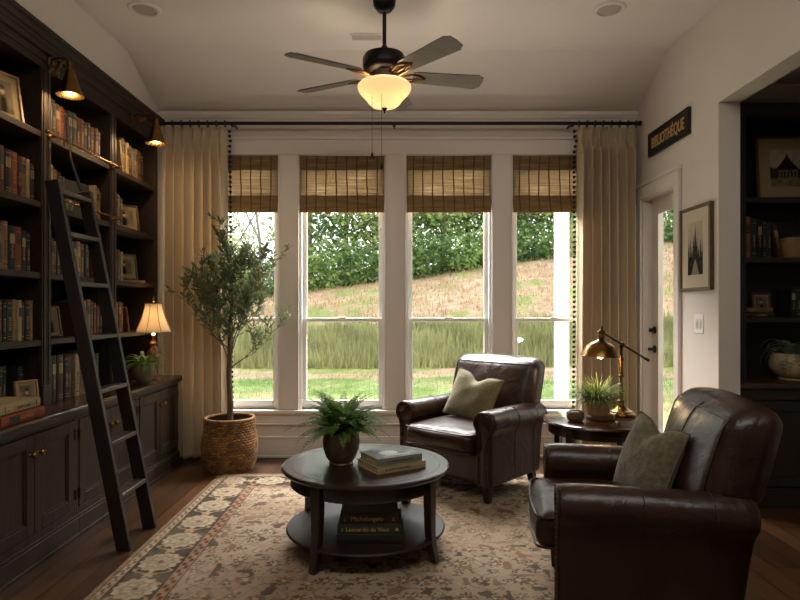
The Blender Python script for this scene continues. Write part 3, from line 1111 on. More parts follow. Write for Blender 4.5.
def bracket_light(y, label, reach, zb):
    t = thing('bracket_lamp', label, 'wall lamp', (XF + .006, y, zb), group='brass lamps on the bookcase')
    MB().lathe([(.035, 0), (.035, .006), (.028, .012), (0, .014)], 20, Matrix.Translation((0, 0, .02)) @ Matrix.Rotation(PI / 2, 4, 'Y')).build('wall_plate', M_BRASSD, t)
    b = MB()
    arm = [(0, 0, .03), (.03, 0, .045), (reach * .5, 0, .05), (reach * .85, 0, .045), (reach, 0, .03), (reach, 0, 0)]
    b.tube(arm, .006, 8)
    b.build('arm', M_BRASSD, t)
    b = MB()
    for cx, cz, r0, tn, ph in ((.045, .012, .03, 1.5, 1.6), (.09, .018, .022, 1.5, 0.), (.03, -.035, .024, 1.4, 3.6)):
        if cx < reach:
            sp = [(cx + r0 * (1 - k / 26) * math.cos(ph + tn * 2 * PI * k / 20), 0, cz + r0 * (1 - k / 26) * math.sin(ph + tn * 2 * PI * k / 20)) for k in range(21)]
            b.tube(sp, .0045, 6)
    b.tube([(0, 0, -.06), (.03, 0, -.03), (reach * .6, 0, .03), (reach * .8, 0, .045)], .005, 6)
    b.build('scrollwork', M_BRASSD, t)
    X = Matrix.Translation((reach, 0, 0))
    MB().lathe([(0, .03), (.010, .028), (.016, .02), (.016, -.012), (.021, -.018), (.021, -.03)], 20, X).build('socket', M_BRASSD, t)
    prof = [(.0205, -.024), (.027, -.04), (.036, -.07), (.050, -.115), (.064, -.15), (.076, -.168)]
    inn = [(r - .003, z - .001) for r, z in reversed(prof)]
    MB().lathe(prof + inn, 32, X).build('lamp_shade', M_BRASS, t)
    MB().sphere((reach, 0, -.125), .024, sc=(1, 1, 1.3)).lathe([(.009, -.03), (.010, -.10)], 12, X).build('bulb', M_BULB, t)
    point('bracket_lamp_light', (reach, 0, -.165), 6.5, WARM, .03, t)


bracket_light(3.455, 'bell-shaped brass lamp on a scroll bracket above the ladder', .115, 2.69)
bracket_light(4.50, 'bell-shaped brass lamp on a scroll bracket beside the curtain top', .185, 2.70)

# ------------------------------------------------------------------ table lamp and fern on the counter
t = thing('table_lamp', 'lit table lamp with pleated bell shade on the walnut counter', 'lamp', (-1.93, 4.70, CT))
MB().lathe([(.062, 0), (.062, .012), (.05, .02), (.03, .03), (.022, .05), (.03, .09), (.045, .13), (.05, .18), (.042, .22), (.026, .25), (.018, .262), (.026, .275), (.03, .285), (.018, .30), (.012, .315), (.012, .35), (0, .352)], 28).build('base', mat('copper bronze lamp base', '#6a4528', .35, metal=.5, var=.35, vscale=18), t)
MB().tube([(0, 0, .35), (0, 0, .61)], .004, 8).sphere((0, 0, .615), .011).lathe([(.006, .62), (.010, .632), (0, .645)], 12).build('finial', M_BRASSD, t)
ring = 64


def shade_r(z):
    k = (z - .37) / .225
    return .066 + (.138 - .066) * (1 - k) ** 1.55


b = MB()
pv, zs = [], [.37 + .225 * i / 12 for i in range(13)]
vv, ff = [], []
for z in zs:
    for i in range(ring):
        a = 2 * PI * i / ring
        q = (a / (2 * PI) * 8) % 1
        r = shade_r(z) * (1 - .025 * math.sin(PI * q) ** .7)
        vv.append((r * math.cos(a), r * math.sin(a), z))
for j in range(12):
    for i in range(ring):
        ff.append((j * ring + i, j * ring + (i + 1) % ring, (j + 1) * ring + (i + 1) % ring, (j + 1) * ring + i))
b.add(vv, ff)
sh = b.build('lamp_shade', translucent_mat('linen lamp shade', '#efe3cd', .6, var=.08, vscale=60), t, smooth=60)
s = sh.modifiers.new('thickness', 'SOLIDIFY')
s.thickness = .003
b = MB()
for i in range(8):
    a = 2 * PI * i / 8
    b.tube([(shade_r(z) * 1.01 * math.cos(a), shade_r(z) * 1.01 * math.sin(a), z) for z in zs], .0022, 6)
for z in (zs[0], zs[-1]):
    b.tube([(shade_r(z) * 1.01 * math.cos(a), shade_r(z) * 1.01 * math.sin(a), z) for a in [2 * PI * i / 48 for i in range(49)]], .003, 6)
b.build('shade_trim', mat('shade binding', '#8a6a3c', .7), sh)
MB().sphere((0, 0, .47), .024, sc=(1, 1, 1.3)).lathe([(.012, .35), (.012, .44)], 12).build('bulb', M_BULB, t)
point('table_lamp_light', (0, 0, .50), 5.0, (1.0, .74, .46), .035, t)


def leaf_quad(V_, F_, p, d, n, L, w):
    """pointed leaf from p along d"""
    s = d.cross(n).normalized() * w / 2
    o = len(V_)
    V_.extend([p, p + d * L * .45 + s, p + d * L, p + d * L * .45 - s])
    F_.append((o, o + 1, o + 2, o + 3))


def fern(name, parent, z0, nf, L0, spread, m, seed, pin=.05, up=1.2, droop=1.0, npin=15):
    rr = random.Random(seed)
    V_, F_ = [], []
    b = MB()
    for k in range(nf):
        a = 2 * PI * k / nf * 2.4 + rr.uniform(-.3, .3)
        L = L0 * rr.uniform(.65, 1.1)
        el = rr.uniform(.25, 1.0) * up
        h = Vector((math.cos(a), math.sin(a), 0))
        pts = []
        p = Vector((h.x * spread * .2 * rr.random(), h.y * spread * .2 * rr.random(), z0))
        e = el
        n = npin
        for i in range(n + 1):
            pts.append(p.copy())
            p = p + (h * math.cos(e) + Vector((0, 0, math.sin(e)))) * (L / n)
            e -= droop * (1.0 / n) * (1 + i / n)
        b.tube(pts, [.0022 * (1 - .7 * i / n) for i in range(n + 1)], 4, cap=False)
        for i in range(2, n + 1):
            t_ = (pts[i] - pts[i - 1]).normalized()
            sd = t_.cross(Vector((0, 0, 1)))
            sd = sd.normalized() if sd.length > 1e-3 else Vector((1, 0, 0))
            nn = sd.cross(t_)
            w = pin * (1 - (i / n) ** 2.2 * .85) * min(1, .5 + i / 5)
            for s in (-1, 1):
                d = (sd * s + t_ * .5 + nn * rr.uniform(-.25, .1)).normalized()
                leaf_quad(V_, F_, pts[i], d, nn, w, w * .42)
    b.add(V_, F_)
    o = b.build(name, m, parent, smooth=0)
    return o


def fronds(name, parent, z0, nf, L0, m, seed, w=.008, droop=1.6, r0=.05):
    """grassy arching blades"""
    rr = random.Random(seed)
    V_, F_ = [], []
    for k in range(nf):
        a = rr.uniform(0, 2 * PI)
        h = Vector((math.cos(a), math.sin(a), 0))
        s = Vector((-h.y, h.x, 0))
        L = L0 * rr.uniform(.55, 1.1)
        e = rr.uniform(.5, 1.5)
        p = h * r0 * rr.random() + Vector((0, 0, z0))
        n = 7
        o = len(V_)
        dr = droop * rr.uniform(.6, 1.3)
        for i in range(n + 1):
            ww = w * (1 - (i / n) ** 2) * .5 + .0005
            V_.extend([p - s * ww, p + s * ww])
            p = p + (h * math.cos(e) + Vector((0, 0, math.sin(e)))) * (L / n)
            e -= dr / n
        for i in range(n):
            F_.append((o + 2 * i, o + 2 * i + 1, o + 2 * i + 3, o + 2 * i + 2))
    b = MB()
    b.add(V_, F_)
    return b.build(name, m, parent, smooth=0)


M_FERN = translucent_mat('fern green', '#6c8a48', .35, .55, var=.35, vscale=14)
M_FERND = translucent_mat('dark fern green', '#3c5229', .3, .55, var=.35, vscale=14)
M_GRASSY = translucent_mat('grassy houseplant green', '#647a3a', .35, .55, var=.35, vscale=18)

t = thing('potted_fern', 'small fern in a round stone pot beside the lit table lamp', 'plant', (-1.895, 4.44, CT))
MB().lathe([(.075, 0), (.08, .006), (.08, .012), (.05, .016)], 28).build('saucer', mat('pewter saucer', '#4d463c', .35, metal=.5), t)
pp = [(.05, .016), (.068, .04), (.08, .08), (.08, .115), (.072, .14), (.074, .15), (.066, .15), (.064, .13)]
MB().lathe(pp + [(.0, .128)], 32).build('pot', mat('grey stoneware', '#59543f', .5, var=.25, vscale=18, bump=.1, bscale=60), t)
fern('foliage', t, .13, 64, .20, .08, M_FERN, 4, pin=.024, up=1.3, droop=1.35)

# ------------------------------------------------------------------ curtains, rod, blinds
M_CURT = translucent_mat('beige linen curtain', '#cbb99d', .15, .85, var=.07, vscale=300, bump=.05)
M_POM = mat('charcoal pompom', '#2b2620', .95)
RY, RZ = 5.095, 2.868
t = thing('curtain_rod', 'long black curtain rod across the window wall', 'curtain rod', (0, RY, RZ))
MB().tube([(-2.03, 0, 0), (2.03, 0, 0)], .015, 14).build('pole', M_BLACK, t)
b = MB()
for x in (-2.035, 2.035):
    b.lathe([(.015, -.012), (.022, -.012), (.022, .012), (0, .014)], 16, Matrix.Translation((x, 0, 0)) @ Matrix.Rotation(PI / 2 * (1 if x > 0 else -1), 4, 'Y'))
b.build('end_cap', M_BLACK, t)
for x in (-1.42, -.05, 1.46):
    MB().tube([(x, 0, 0), (x, YB - RY - .002, 0)], .009, 8).box((x - .014, -.02, -.026), (x + .014, .02, -.012)).build('bracket', M_BLACK, t)


def curtain(x0, x1, inner, label, seed):
    t = thing('curtain', label, 'curtain', ((x0 + x1) / 2, RY, 0), group='pleated linen curtains')
    w = x1 - x0
    top, bot = 2.838, .012
    n = 7
    rr = random.Random(seed)
    ph = [rr.uniform(0, 6.28) for _ in range(6)]

    def fn(U, V):
        z = bot + V * (top - bot)
        hd = np.clip((z - 2.60) / .10, 0, 1)          # header above the pinch
        pinch = np.exp(-((z - 2.725) / .035) ** 2)
        un = U * n + .10 * np.sin(5 * U + ph[0]) * (1 - V) + .06 * np.sin(11 * U + ph[1] + 2 * V)
        s = np.sin(2 * PI * un)
        fold = np.cos(2 * PI * un) * .85 + .15 * np.cos(4 * PI * un)
        amp = (.074 * (1 - hd * .4)) * (1 - .3 * pinch) * (.85 + .2 * np.sin(3.1 * U + ph[2]))
        y = amp * fold + .008 * np.sin(9 * U + ph[3]) * (1 - V)
        x = (U - .5) * w + .016 * np.sin(2 * PI * un) * (1 - .5 * hd) + .012 * np.sin(2 * PI * un + 1.2) * pinch
        x = x + (U - .5) * .03 * (1 - V) ** 2
        return x, y, z
    grid_mesh('drape', M_CURT, 240, 70, fn, t, solid=.003)
    # pompom fringe along the window edge
    ue = np.array([[1.0 if inner > 0 else 0.0]])
    b = MB()
    k = 66
    for i in range(k):
        v = (i + .5) / k
        X, Y, Z = fn(ue, np.array([[v]]))
        x, y, z = float(X[0, 0]), float(Y[0, 0]), float(Z[0, 0])
        b.tube([(x, y, z), (x + inner * .016, y - .004, z - .004)], .003, 4)
        b.sphere((x + inner * .022, y - .004, z - .008), .0135, 8, 6)
    b.build('pompom_trim', M_POM, t)
    for i in range(n + 1):
        x = -w / 2 + .01 + (w - .02) * i / n
        a = [2 * PI * q / 18 for q in range(19)]
        MB().tube([(x, .026 * math.cos(q), RZ + .026 * math.sin(q) - .004) for q in a], .0045, 6, cap=False).build('ring', M_BLACK, t)


curtain(-2.015, -1.475, 1, 'pleated beige curtain with dark pompom edge beside the bookcase and tall tree', 3)
curtain(1.510, 2.015, -1, 'pleated beige curtain with dark pompom edge beside the glazed door', 8)

M_BAM = weave_mat('woven bamboo sheet', '#b3a389', '#8a7a61', trans=.34, see=.05)
M_BAMD = weave_mat('woven bamboo double layer', '#977e57', '#705a3b', trans=.25)
for i, c in enumerate(WC):
    w = WW - .012
    t = thing('bamboo_blind', ['woven bamboo blind behind the tree, beside the pompom edge', 'woven bamboo blind over the second window from the tree, pull chain before it',
                               'woven bamboo blind above the empty back corner armchair', 'woven bamboo blind partly covered by the door-side curtain'][i], 'blind', (c, YB + .012, WZ1 - .004), group='bamboo blinds')
    MB().box((-w / 2, -.012, -.03), (w / 2, .02, 0)).build('headrail', M_BAMD, t)
    MB().box((-w / 2, -.018, -.125), (w / 2, -.014, -.002)).build('valance', M_BAMD, t)
    MB().box((-w / 2, -.0140, -.40), (w / 2, -.0125, -.03)).build('shade_panel', M_BAM, t)
    for k, (z0, z1) in enumerate(((-.425, -.345), (-.462, -.415), (-.497, -.452))):
        y = -.0145 - .006 * k
        MB().prism([(y, z1), (y - .004, z1), (y - .018, z0 + .012), (y - .016, z0), (y - .006, z0), (y - .004, z0 + .012)], -w / 2, w / 2, 'yz').build('fold', M_BAMD, t)

# ------------------------------------------------------------------ ceiling things
FX, FY = -.10, 3.85
t = thing('ceiling_fan', 'dark bronze five-blade ceiling fan with a lit frosted bowl', 'ceiling fan', (FX, FY, ZC))
MB().lathe([(0, -.085), (.022, -.085), (.045, -.075), (.068, -.045), (.074, -.01), (.074, 0)], 32).build('canopy', M_BRONZE, t)
MB().tube([(0, 0, -.08), (0, 0, -.34)], .013, 14).lathe([(.03, -.345), (.03, -.33), (.018, -.30), (.013, -.295)], 20).build('downrod', M_BRONZE, t)
MB().lathe([(0, -.475), (.09, -.475), (.115, -.467), (.134, -.45), (.140, -.425), (.140, -.385), (.128, -.362), (.07, -.35), (0, -.35)], 40).build('motor_housing', M_BRONZE, t)
MB().lathe([(0, -.565), (.08, -.565), (.09, -.558), (.085, -.545), (.075, -.53), (.062, -.51), (.075, -.49), (.085, -.475), (0, -.473)], 36).build('light_fitter', M_BRONZE, t)
M_BLADE = mat('weathered walnut fan blade', '#55483d', .6, var=.25, vscale=4, stretch=(2, 14, 1))
for a in (11, 79, 153, 210, 310):
    X = Matrix.Rotation(R(a), 4, 'Z') @ Matrix.Translation((0, 0, -.485)) @ Matrix.Rotation(R(-13), 4, 'X')
    out = [(.185, -.050), (.22, -.058), (.615, -.074), (.632, -.060), (.650, -.052), (.655, 0), (.650, .052), (.632, .060), (.615, .074), (.22, .058), (.185, .050)]
    MB().prism(out, -.006, .002, 'xy', X).build('blade', M_BLADE, t, bev=.002)
    b = MB()
    b.add([], [])
    for s in (-1, 1):
        b.tube([X @ Vector(p) for p in ((.08, s * .012, -.012), (.12, s * .030, -.022), (.17, s * .040, -.012), (.215, s * .030, -.010), (.25, s * .008, -.010))], .007, 8)
    b.tube([X @ Vector(p) for p in ((.10, 0, -.015), (.15, 0, -.02), (.27, 0, -.010))], .006, 8)
    for p in ((.20, -.03), (.20, .03), (.26, 0)):
        b.sphere(X @ Vector((p[0], p[1], -.011)), .007, 8, 6)
    b.build('blade_bracket', M_BRASSD, t)
bowl = [(.162, -.548), (.170, -.556), (.172, -.568), (.166, -.588), (.150, -.610), (.128, -.632), (.112, -.650), (.100, -.668), (.082, -.684), (.055, -.694), (.025, -.699), (.006, -.700)]
MB().lathe(bowl + [(r - .004 if r > .02 else .002, z + .004) for r, z in reversed(bowl)], 48, close=True).build('glass_bowl', translucent_mat('frosted lamp glass', '#f6e6cc', .62, .35, var=.05, vscale=9, emit=.7, emit_col='#ffd0a0'), t, smooth=60)
MB().lathe([(0, -.735), (.006, -.73), (.004, -.72), (.016, -.705), (.022, -.694), (.018, -.688), (0, -.686)], 20).tube([(0, 0, -.69), (0, 0, -.54)], .005, 8).build('finial', M_BRONZE, t)
for k, (a, z) in enumerate(((R(200), 0), (R(340), 0), (R(90), 0))):
    p = (.08 * math.cos(a), .08 * math.sin(a), -.612)
    MB().sphere(p, .022, sc=(1, 1, 1.3)).tube([(p[0] * .8, p[1] * .8, -.565), p], .010, 10).build('bulb', M_BULB, t)
    point('fan_light', p, 7.0, (1.0, .83, .66), .03, t)
for x, y, z, zz in ((-.075, -.08, -.55, -1.0), (-.015, -.11, -.55, -1.07)):
    MB().tube([(x, y, z), (x, y, zz)], .0016, 6).build('pull_chain', M_BRASSD, t)
    MB().lathe([(0, -.05), (.009, -.045), (.011, -.03), (.006, -.01), (.003, 0), (0, 0)], 12, Matrix.Translation((x, y, zz))).build('chain_pull', M_BRONZE, t)

M_CANL = mat('recessed light lens', '#a79d90', .5)
for x, lab in ((-1.69, 'round recessed ceiling light above the bookcase side'), (1.385, 'round recessed ceiling light above the cased opening side')):
    t = thing('recessed_light', lab, 'ceiling light', (x, 3.97, ZC), group='recessed ceiling lights')
    MB().lathe([(.075, -.002), (.08, -.012), (.098, -.012), (.106, -.004), (.106, 0)], 40).build('trim_ring', M_CEIL, t)
    MB().lathe([(0, -.006), (.07, -.006), (.077, -.001)], 36).build('lens', M_CANL, t)
t = thing('ceiling_vent', 'small rectangular ceiling vent behind the fan rod', 'vent', (-.245, 4.38, ZC))
b = MB().box((-.12, -.06, -.006), (.12, -.048, 0)).box((-.12, .048, -.006), (.12, .06, 0)).box((-.12, -.048, -.006), (-.106, .048, 0)).box((.106, -.048, -.006), (.12, .048, 0))
b.build('frame', M_CEIL, t)
b = MB()
for k in range(8):
    y = -.042 + k * .012
    b.box((-.106, y, -.005), (.106, y + .005, -.001))
b.build('grille', M_CEIL, t)
MB().box((-.106, -.048, -.0008), (.106, .048, 0)).build('duct_shade_sheet', mat('duct shadow grey', '#2c2926', .9), t)  # thin dark sheet standing in for the shade inside the duct

# ------------------------------------------------------------------ things on the right wall
MSIGN = Matrix(((0, 0, -1, 0), (-1, 0, 0, 0), (0, 1, 0, 0), (0, 0, 0, 1)))
t = thing('wall_sign', 'black wooden sign with gilt capitals above the glazed door', 'sign', (XR, 4.585, 2.63))
MB().box((-.020, -.345, -.095), (-.001, .345, .095)).build('board', mat('black sign board', '#1a1714', .5, var=.2, vscale=9), t, bev=.002)
b = MB()
for lo, hi in (((-.024, -.345, -.095), (-.020, .345, -.085)), ((-.024, -.345, .085), (-.020, .345, .095)), ((-.024, -.345, -.085), (-.020, -.335, .085)), ((-.024, .335, -.085), (-.020, .345, .085))):
    b.box(lo, hi)
b.build('border', mat('black sign board'
                      , '#1a1714'), t)
text('lettering', 'BIBLIOTHÈQUE', .118, mat('worn gilt letters', '#b3955c', .5, var=.25, vscale=60), t, Matrix.Translation((-.0215, 0, -.004)) @ MSIGN, sx_=.70, bold=.0025)

t = framed('framed print of spires among firs on the wall beside the door', .43, .585, (0, 0, 0), 0, 0, M_FBRASS, .022, .088, pic_church, 2, depth=.028, res=150, mount=M_MOUNT)
t.matrix_world = Matrix.Translation((XR - .0145, 4.15, 1.42)) @ Matrix.Rotation(-PI / 2, 4, 'Z')
t = thing('light_switch', 'white double light switch on the wall under the framed print', 'switch', (XR, 4.13, 1.19))
MB().box((-.006, -.062, -.065), (0, .062, .065)).build('plate', M_WHITE, t, bev=.003)
for y in (-.024, .024):
    MB().box((-.0075, y - .016, -.034), (-.006, y + .016, .034)).prism([(-.0075, -.030), (-.013, .0), (-.0075, .030)], y - .011, y + .011, 'xz').build('rocker', mat('switch rocker', '#cfcac0', .4), t)

# ------------------------------------------------------------------ bookcase in the side room (faces the camera)
RX0, RX1 = 2.215, 3.35
RYF, RYB, RYD = 4.09, 4.40, 3.905
RCT = .81
t = thing('base_cabinet', 'espresso base cabinet in the side room behind the front armchair', 'cabinet', (RX0, RYD, 0))
L = RX1 - RX0
b = MB().box((0, .022, .10), (L, RYB - RYD, RCT - .035)).box((0, .004, .70), (L, .022, RCT - .035)).box((0, .004, .12), (.05, .022, .70)).box((L - .05, .004, .12), (L, .022, .70))
b.build('carcass', M_RCAB, t, bev=.002)
MB().box((0, -.010, 0), (L, RYB - RYD, .105)).box((0, -.004, .105), (L, .01, .125)).build('plinth', M_RCAB, t, bev=.003)
MB().box((-.008, -.022, RCT - .035), (L, RYB - RYD, RCT)).build('worktop', mat('espresso worktop', '#3a261a', .35, var=.25, vscale=4), t, bev=.006)
for k in range(2):
    a, e = .055 + k * (L - .11) / 2 + .002, .055 + (k + 1) * (L - .11) / 2 - .002
    b = MB()
    s = .065
    z0, z1 = .135, .69
    b.box((a, 0, z0), (a + s, .02, z1)).box((e - s, 0, z0), (e, .02, z1)).box((a + s, 0, z0), (e - s, .02, z0 + s)).box((a + s, 0, z1 - s), (e - s, .02, z1)).box((a + s, .012, z0 + s), (e - s, .02, z1 - s))
    dr = b.build('door', M_RCAB, t, bev=.003)
    kx = e - .035 if k == 0 else a + .035
    MB().lathe([(.006, 0), (.006, .012), (.014, .018), (.014, .026), (0, .032)], 14, Matrix.Translation((kx, 0, .6)) @ Matrix.Rotation(PI / 2, 4, 'X')).build('knob', M_BRASS, dr)
t = thing('bookcase', 'espresso open bookcase in the side room beyond the wall opening', 'bookcase', (RX0, RYF, RCT))
H = 2.70 - RCT
D = RYB - RYF
b = MB().box((0, 0, 0), (.145, .02, H)).box((L - .1, 0, 0), (L, .02, H)).box((.145, 0, H - .09), (L - .1, .02, H))
b.box((.118, .02, 0), (.138, D, H)).box((L - .095, .02, 0), (L - .07, D, H)).box((.138, .02, H - .09), (L - .095, D, H - .06))
b.box((0, -.012, H - .022), (L, 0, H)).build('face_frame', M_RCAB, t, bev=.002)
MB().box((.138, D - .012, 0), (L - .095, D, H - .09)).build('back_panel', M_CABIN, t)
RSH = [1.235, 1.645, 2.055]
for z in RSH:
    MB().box((.138, .012, z - RCT - .034), (L - .095, D - .012, z - RCT)).build('shelf', M_RCAB, t, bev=.002)

framed('mounted picture of an old gabled building on the side room top shelf', .47, .455, (2.745, 4.20, RSH[2] + .001), R(-3), .09, M_FDARK, .018, .075, pic_house, 4, depth=.02, res=120)
x = 2.372
SR = 'middle shelf of the side room bookcase'
for n, (c, w, h, st) in enumerate((('tan', .048, .285, 3), ('teal', .040, .27, 5), ('black', .036, .262, 1), ('navy', .024, .258, 4), ('dark green', .036, .245, 1))):
    shelf_book(c, w, h, .18, (x, 4.135, RSH[1] + .001), -PI / 2, '%s book, %s from opening edge, middle shelf of side room bookcase' % (c, ORD[n]), 'books in the side room bookcase', style=st)
    x += w + .002
shelf_book('brown', .032, .235, .17, (x + .048, 4.14, RSH[1] + .001), -PI / 2, 'brown book leaning between dark books and a potted plant in side room', 'books in the side room bookcase', lean=.20, style=1)
t = thing('potted_plant', 'small leafy plant in a tan pot on side room middle shelf', 'plant', (2.735, 4.19, RSH[1] + .0005))
MB().lathe([(.07, 0), (.075, .006), (.078, .012), (.06, .014)], 24).build('saucer', mat('tan clay', '#8c6c42', .6, var=.2, vscale=12), t)
MB().lathe([(.06, .012), (.072, .05), (.08, .11), (.082, .14), (.074, .14), (.07, .12), (0, .12)], 28).build('pot', mat('tan clay'
                                                                                                                         , '#8c6c42'), t)
fern('foliage', t, .12, 24, .13, .08, M_FERND, 14, pin=.03, npin=9)
framed('little dark framed photograph standing behind two flat books in side room', .135, .175, (2.60, 4.31, RSH[0] + .001), R(-4), .12, M_FDARK, .016, .014, pic_portrait, 31)
t = None
shelf_book('dark green', .032, .20, .14, (2.575, 4.115, RSH[0] + .001), -PI / 2, 'dark green book lying flat under a tan one in the side room', 'books in the side room bookcase', style=1, flat=True)
shelf_book('tan', .034, .17, .13, (2.562, 4.12, RSH[0] + .034), -PI / 2, 'tan book lying flat on a dark green one in the side room', 'books in the side room bookcase', style=5, flat=True)
x = 2.700
for n, (c, w, h, st) in enumerate((('black', .034, .20, 1), ('dark green', .04, .21, 5), ('brown', .036, .205, 0))):
    shelf_book(c, w, h, .17, (x, 4.14, RSH[0] + .001), -PI / 2, '%s upright book beside the little framed photograph in the side room' % c, 'books in the side room bookcase', style=st)
    x += w + .002
t = thing('bowl_planter', 'wide cream bowl planter with trailing plant on the side room cabinet', 'planter', (2.70, 4.10, RCT + .0005))
MB().lathe([(.10, 0), (.105, .006), (.10, .012), (.085, .016)], 36).build('saucer', mat('cream crackle glaze', '#a8946f', .4, var=.2, vscale=14), t)
MB().lathe([(.085, .014), (.13, .04), (.155, .085), (.158, .125), (.148, .165), (.138, .18), (.13, .18), (.135, .16), (0, .155)], 40).build('bowl', mat('cream crackle glaze'
                                                                                                                                                         , '#a8946f'), t)
fern('foliage', t, .165, 60, .27, .2, translucent_mat('dusty leaf', '#6d7761', .25, .6, var=.3, vscale=16), 9, pin=.042, npin=10, up=1.5, droop=2.1)


# ------------------------------------------------------------------ leather armchairs
def armchair(label, loc, rz):
    t = thing('armchair', label, 'armchair', loc, rz, 'leather armchairs')
    t.scale = (1, .965, .955)
    W2 = .405
    for sx_, sy_ in ((-1, -1), (1, -1), (-1, 1), (1, 1)):
        b = MB()
        x, y = sx_ * .345, (-.325 if sy_ < 0 else .24)
        b.bar((x, y, .13), (x + sx_ * .006, y + (0 if sy_ < 0 else .035), 0), .058, .058, (1, 0, 0), .040, .040)
        b.build('leg', mat('dark turned leg', '#1e130d', .35), t, bev=.004)
    b = MB().rbox((0, -.01, .225), (.385, .325, .105), .022, (0, 0, 0), lambda x, y, z: (x, y - max(0, y) * max(0, .52 - z) * .42, z), n=6)
    b.build('base', M_LEATHER, t, smooth=50)

    def outline(k=0.):
        c, r = (.352, .553), .086 + k
        pts = [(.292 - k, .125), (.296 - k, .30), (.290 - k, .44), (.283 - k, .50)]
        for i in range(17):
            a = R(212 - 262 * i / 16)
            pts.append((c[0] + r * math.cos(a), c[1] + r * math.sin(a)))
        pts += [(.398 + k, .45), (.396 + k, .30), (.400 + k, .125)]
        return pts
    for s in (-1, 1):
        b = MB()
        o = outline()
        if s < 0:
            o = [(-x, z) for x, z in reversed(o)]
        # arm, dropping a little towards the back
        ys = [-.375, -.366, -.33, -.1, .13, .29, .335, .348]
        kk = [-.012, -.003, 0, 0, 0, 0, -.004, -.02]
        v, f = [], []
        n = len(o)
        for y, k in zip(ys, kk):
            oo = outline(k)
            if s < 0:
                oo = [(-x, z) for x, z in reversed(oo)]
            for x, z in oo:
                v.append((x, y - max(0, y) * max(0, .52 - z) * .42, z - .012 * max(0, y) * (z > .45) / .4))
        for i in range(len(ys) - 1):
            for j in range(n):
                f.append((i * n + j, i * n + (j + 1) % n, (i + 1) * n + (j + 1) % n, (i + 1) * n + j))
        f.append(tuple(reversed(range(n))))
        f.append(tuple((len(ys) - 1) * n + j for j in range(n)))
        b.add(v, f)
        arm = b.build('arm', M_LEATHER, t, smooth=50)
        # raised welt and nail heads following the scroll of the arm front
        ol = [(x * s, z) for x, z in outline(-.010)]
        MB().tube([(x, -.377, z) for x, z in ol], .0055, 8).build('piping', M_LEATHER2, arm)
        oi = [(x * s, z) for x, z in outline(-.024)]
        b = MB()
        L_ = 0
        for (xa, za), (xb, zb) in zip(oi, oi[1:]):
            d = math.hypot(xb - xa, zb - za)
            while L_ < d:
                q = L_ / d
                b.sphere((xa + (xb - xa) * q, -.378, za + (zb - za) * q), .0058, 8, 6)
                L_ += .020
            L_ -= d
        b.build('nailhead_trim', M_BRASSD, arm)
        # side seams in the arm leather
        b = MB()
        for y in (-.06, .19):
            pl = [(x * s * 1.0, z) for x, z in outline(.0012)]
            b.tube([(x, y, z - .012 * max(0, y) * (z > .45) / .4) for x, z in pl[6:]], .0022, 6)
        b.build('seam', mat('leather seam', '#20130d', .5), arm)

    def crown(x, y, z):
        return (x, y, z + .012 * math.cos(x * 4.5))
    c = MB().rbox((0, -.115, .405), (.284, .335, .078), .05, (0, .02, .030), n=10).build('seat_cushion', M_LEATHER, t, smooth=70)
    b = MB()
    zt = .405 + .060
    for z in (.405 + .066, .405 - .058):
        rr_ = .05
        loop = []
        for cx, cy, a0 in ((.284 - rr_, -.115 - .335 + rr_, -90), (.284 - rr_, .05, 0)):
            for q in range(5):
                a = R(a0 + 90 * q / 4)
                if cy > 0 and q > 0:
                    continue
                loop.append((cx + rr_ * .98 * math.cos(a), cy + rr_ * .98 * math.sin(a) - .019 * (1 - (cx / .3) ** 2) * (a0 < 0), z))
        left = [(-x, y, z_) for x, y, z_ in reversed(loop)]
        mid = [(x, -.45 - .018 * (1 - (x / .284) ** 2), z) for x in (-.15, -.05, .05, .15)]
        b.tube(left + mid + loop, .0055, 8)
    b.build('piping', M_LEATHER2, c)

    def lean(x, y, z):
        k = max(0, z - .42)
        w = 1 + .05 * k - .28 * max(0, min(1, (.60 - z) / .10)) * (abs(x) > .0)
        return (x * w, y + k * .24 + .05 * k * k, z)
    bk = MB().rbox((0, .235, .675), (.365, .105, .275), .075, (.012, .045, .02), lean, n=12).build('backrest', M_LEATHER, t, smooth=70)
    b = MB()

    def face(x, z, s=-1, off=.001):
        # a point on the front (s=-1) face of the back
        px, pz = x / .365, (z - .675) / .275
        hy = .105 + .045 * max(0, 1 - px * px) * max(0, 1 - pz * pz) + off
        ex, ez = max(0, abs(x) - .29), max(0, abs(z - .675) - .20)
        d = math.hypot(ex, ez)
        hy = hy - (.075 - math.sqrt(max(0, .075 ** 2 - d * d)))
        return lean(x, .235 + s * hy, z)
    b.tube([face(0, .50 + .43 * i / 14) for i in range(15)], .0028, 6)
    for s in (-1, 1):
        b.tube([face(s * .318, .50 + .41 * i / 14) for i in range(15)], .004, 6)
    b.tube([face(-.318 + .636 * i / 16, .912) for i in range(17)], .004, 6)
    b.build('piping', M_LEATHER2, bk)
    ob = MB().rbox((0, .305, .345), (.375, .035, .215), .03, (0, .006, 0), lambda x, y, z: (x, y + max(0, z - .42) * .2 - max(0, y) * max(0, .52 - z) * .42, z), n=6)
    ob.build('outside_back', M_LEATHER, t, smooth=60)
    return t


armchair('brown leather armchair standing before the windows with olive cushion', (.535, 4.42, 0.013), R(-43))
armchair('brown leather armchair turned side-on in front of the opening, cut by the frame', (1.025, 2.60, 0.013), R(-100))


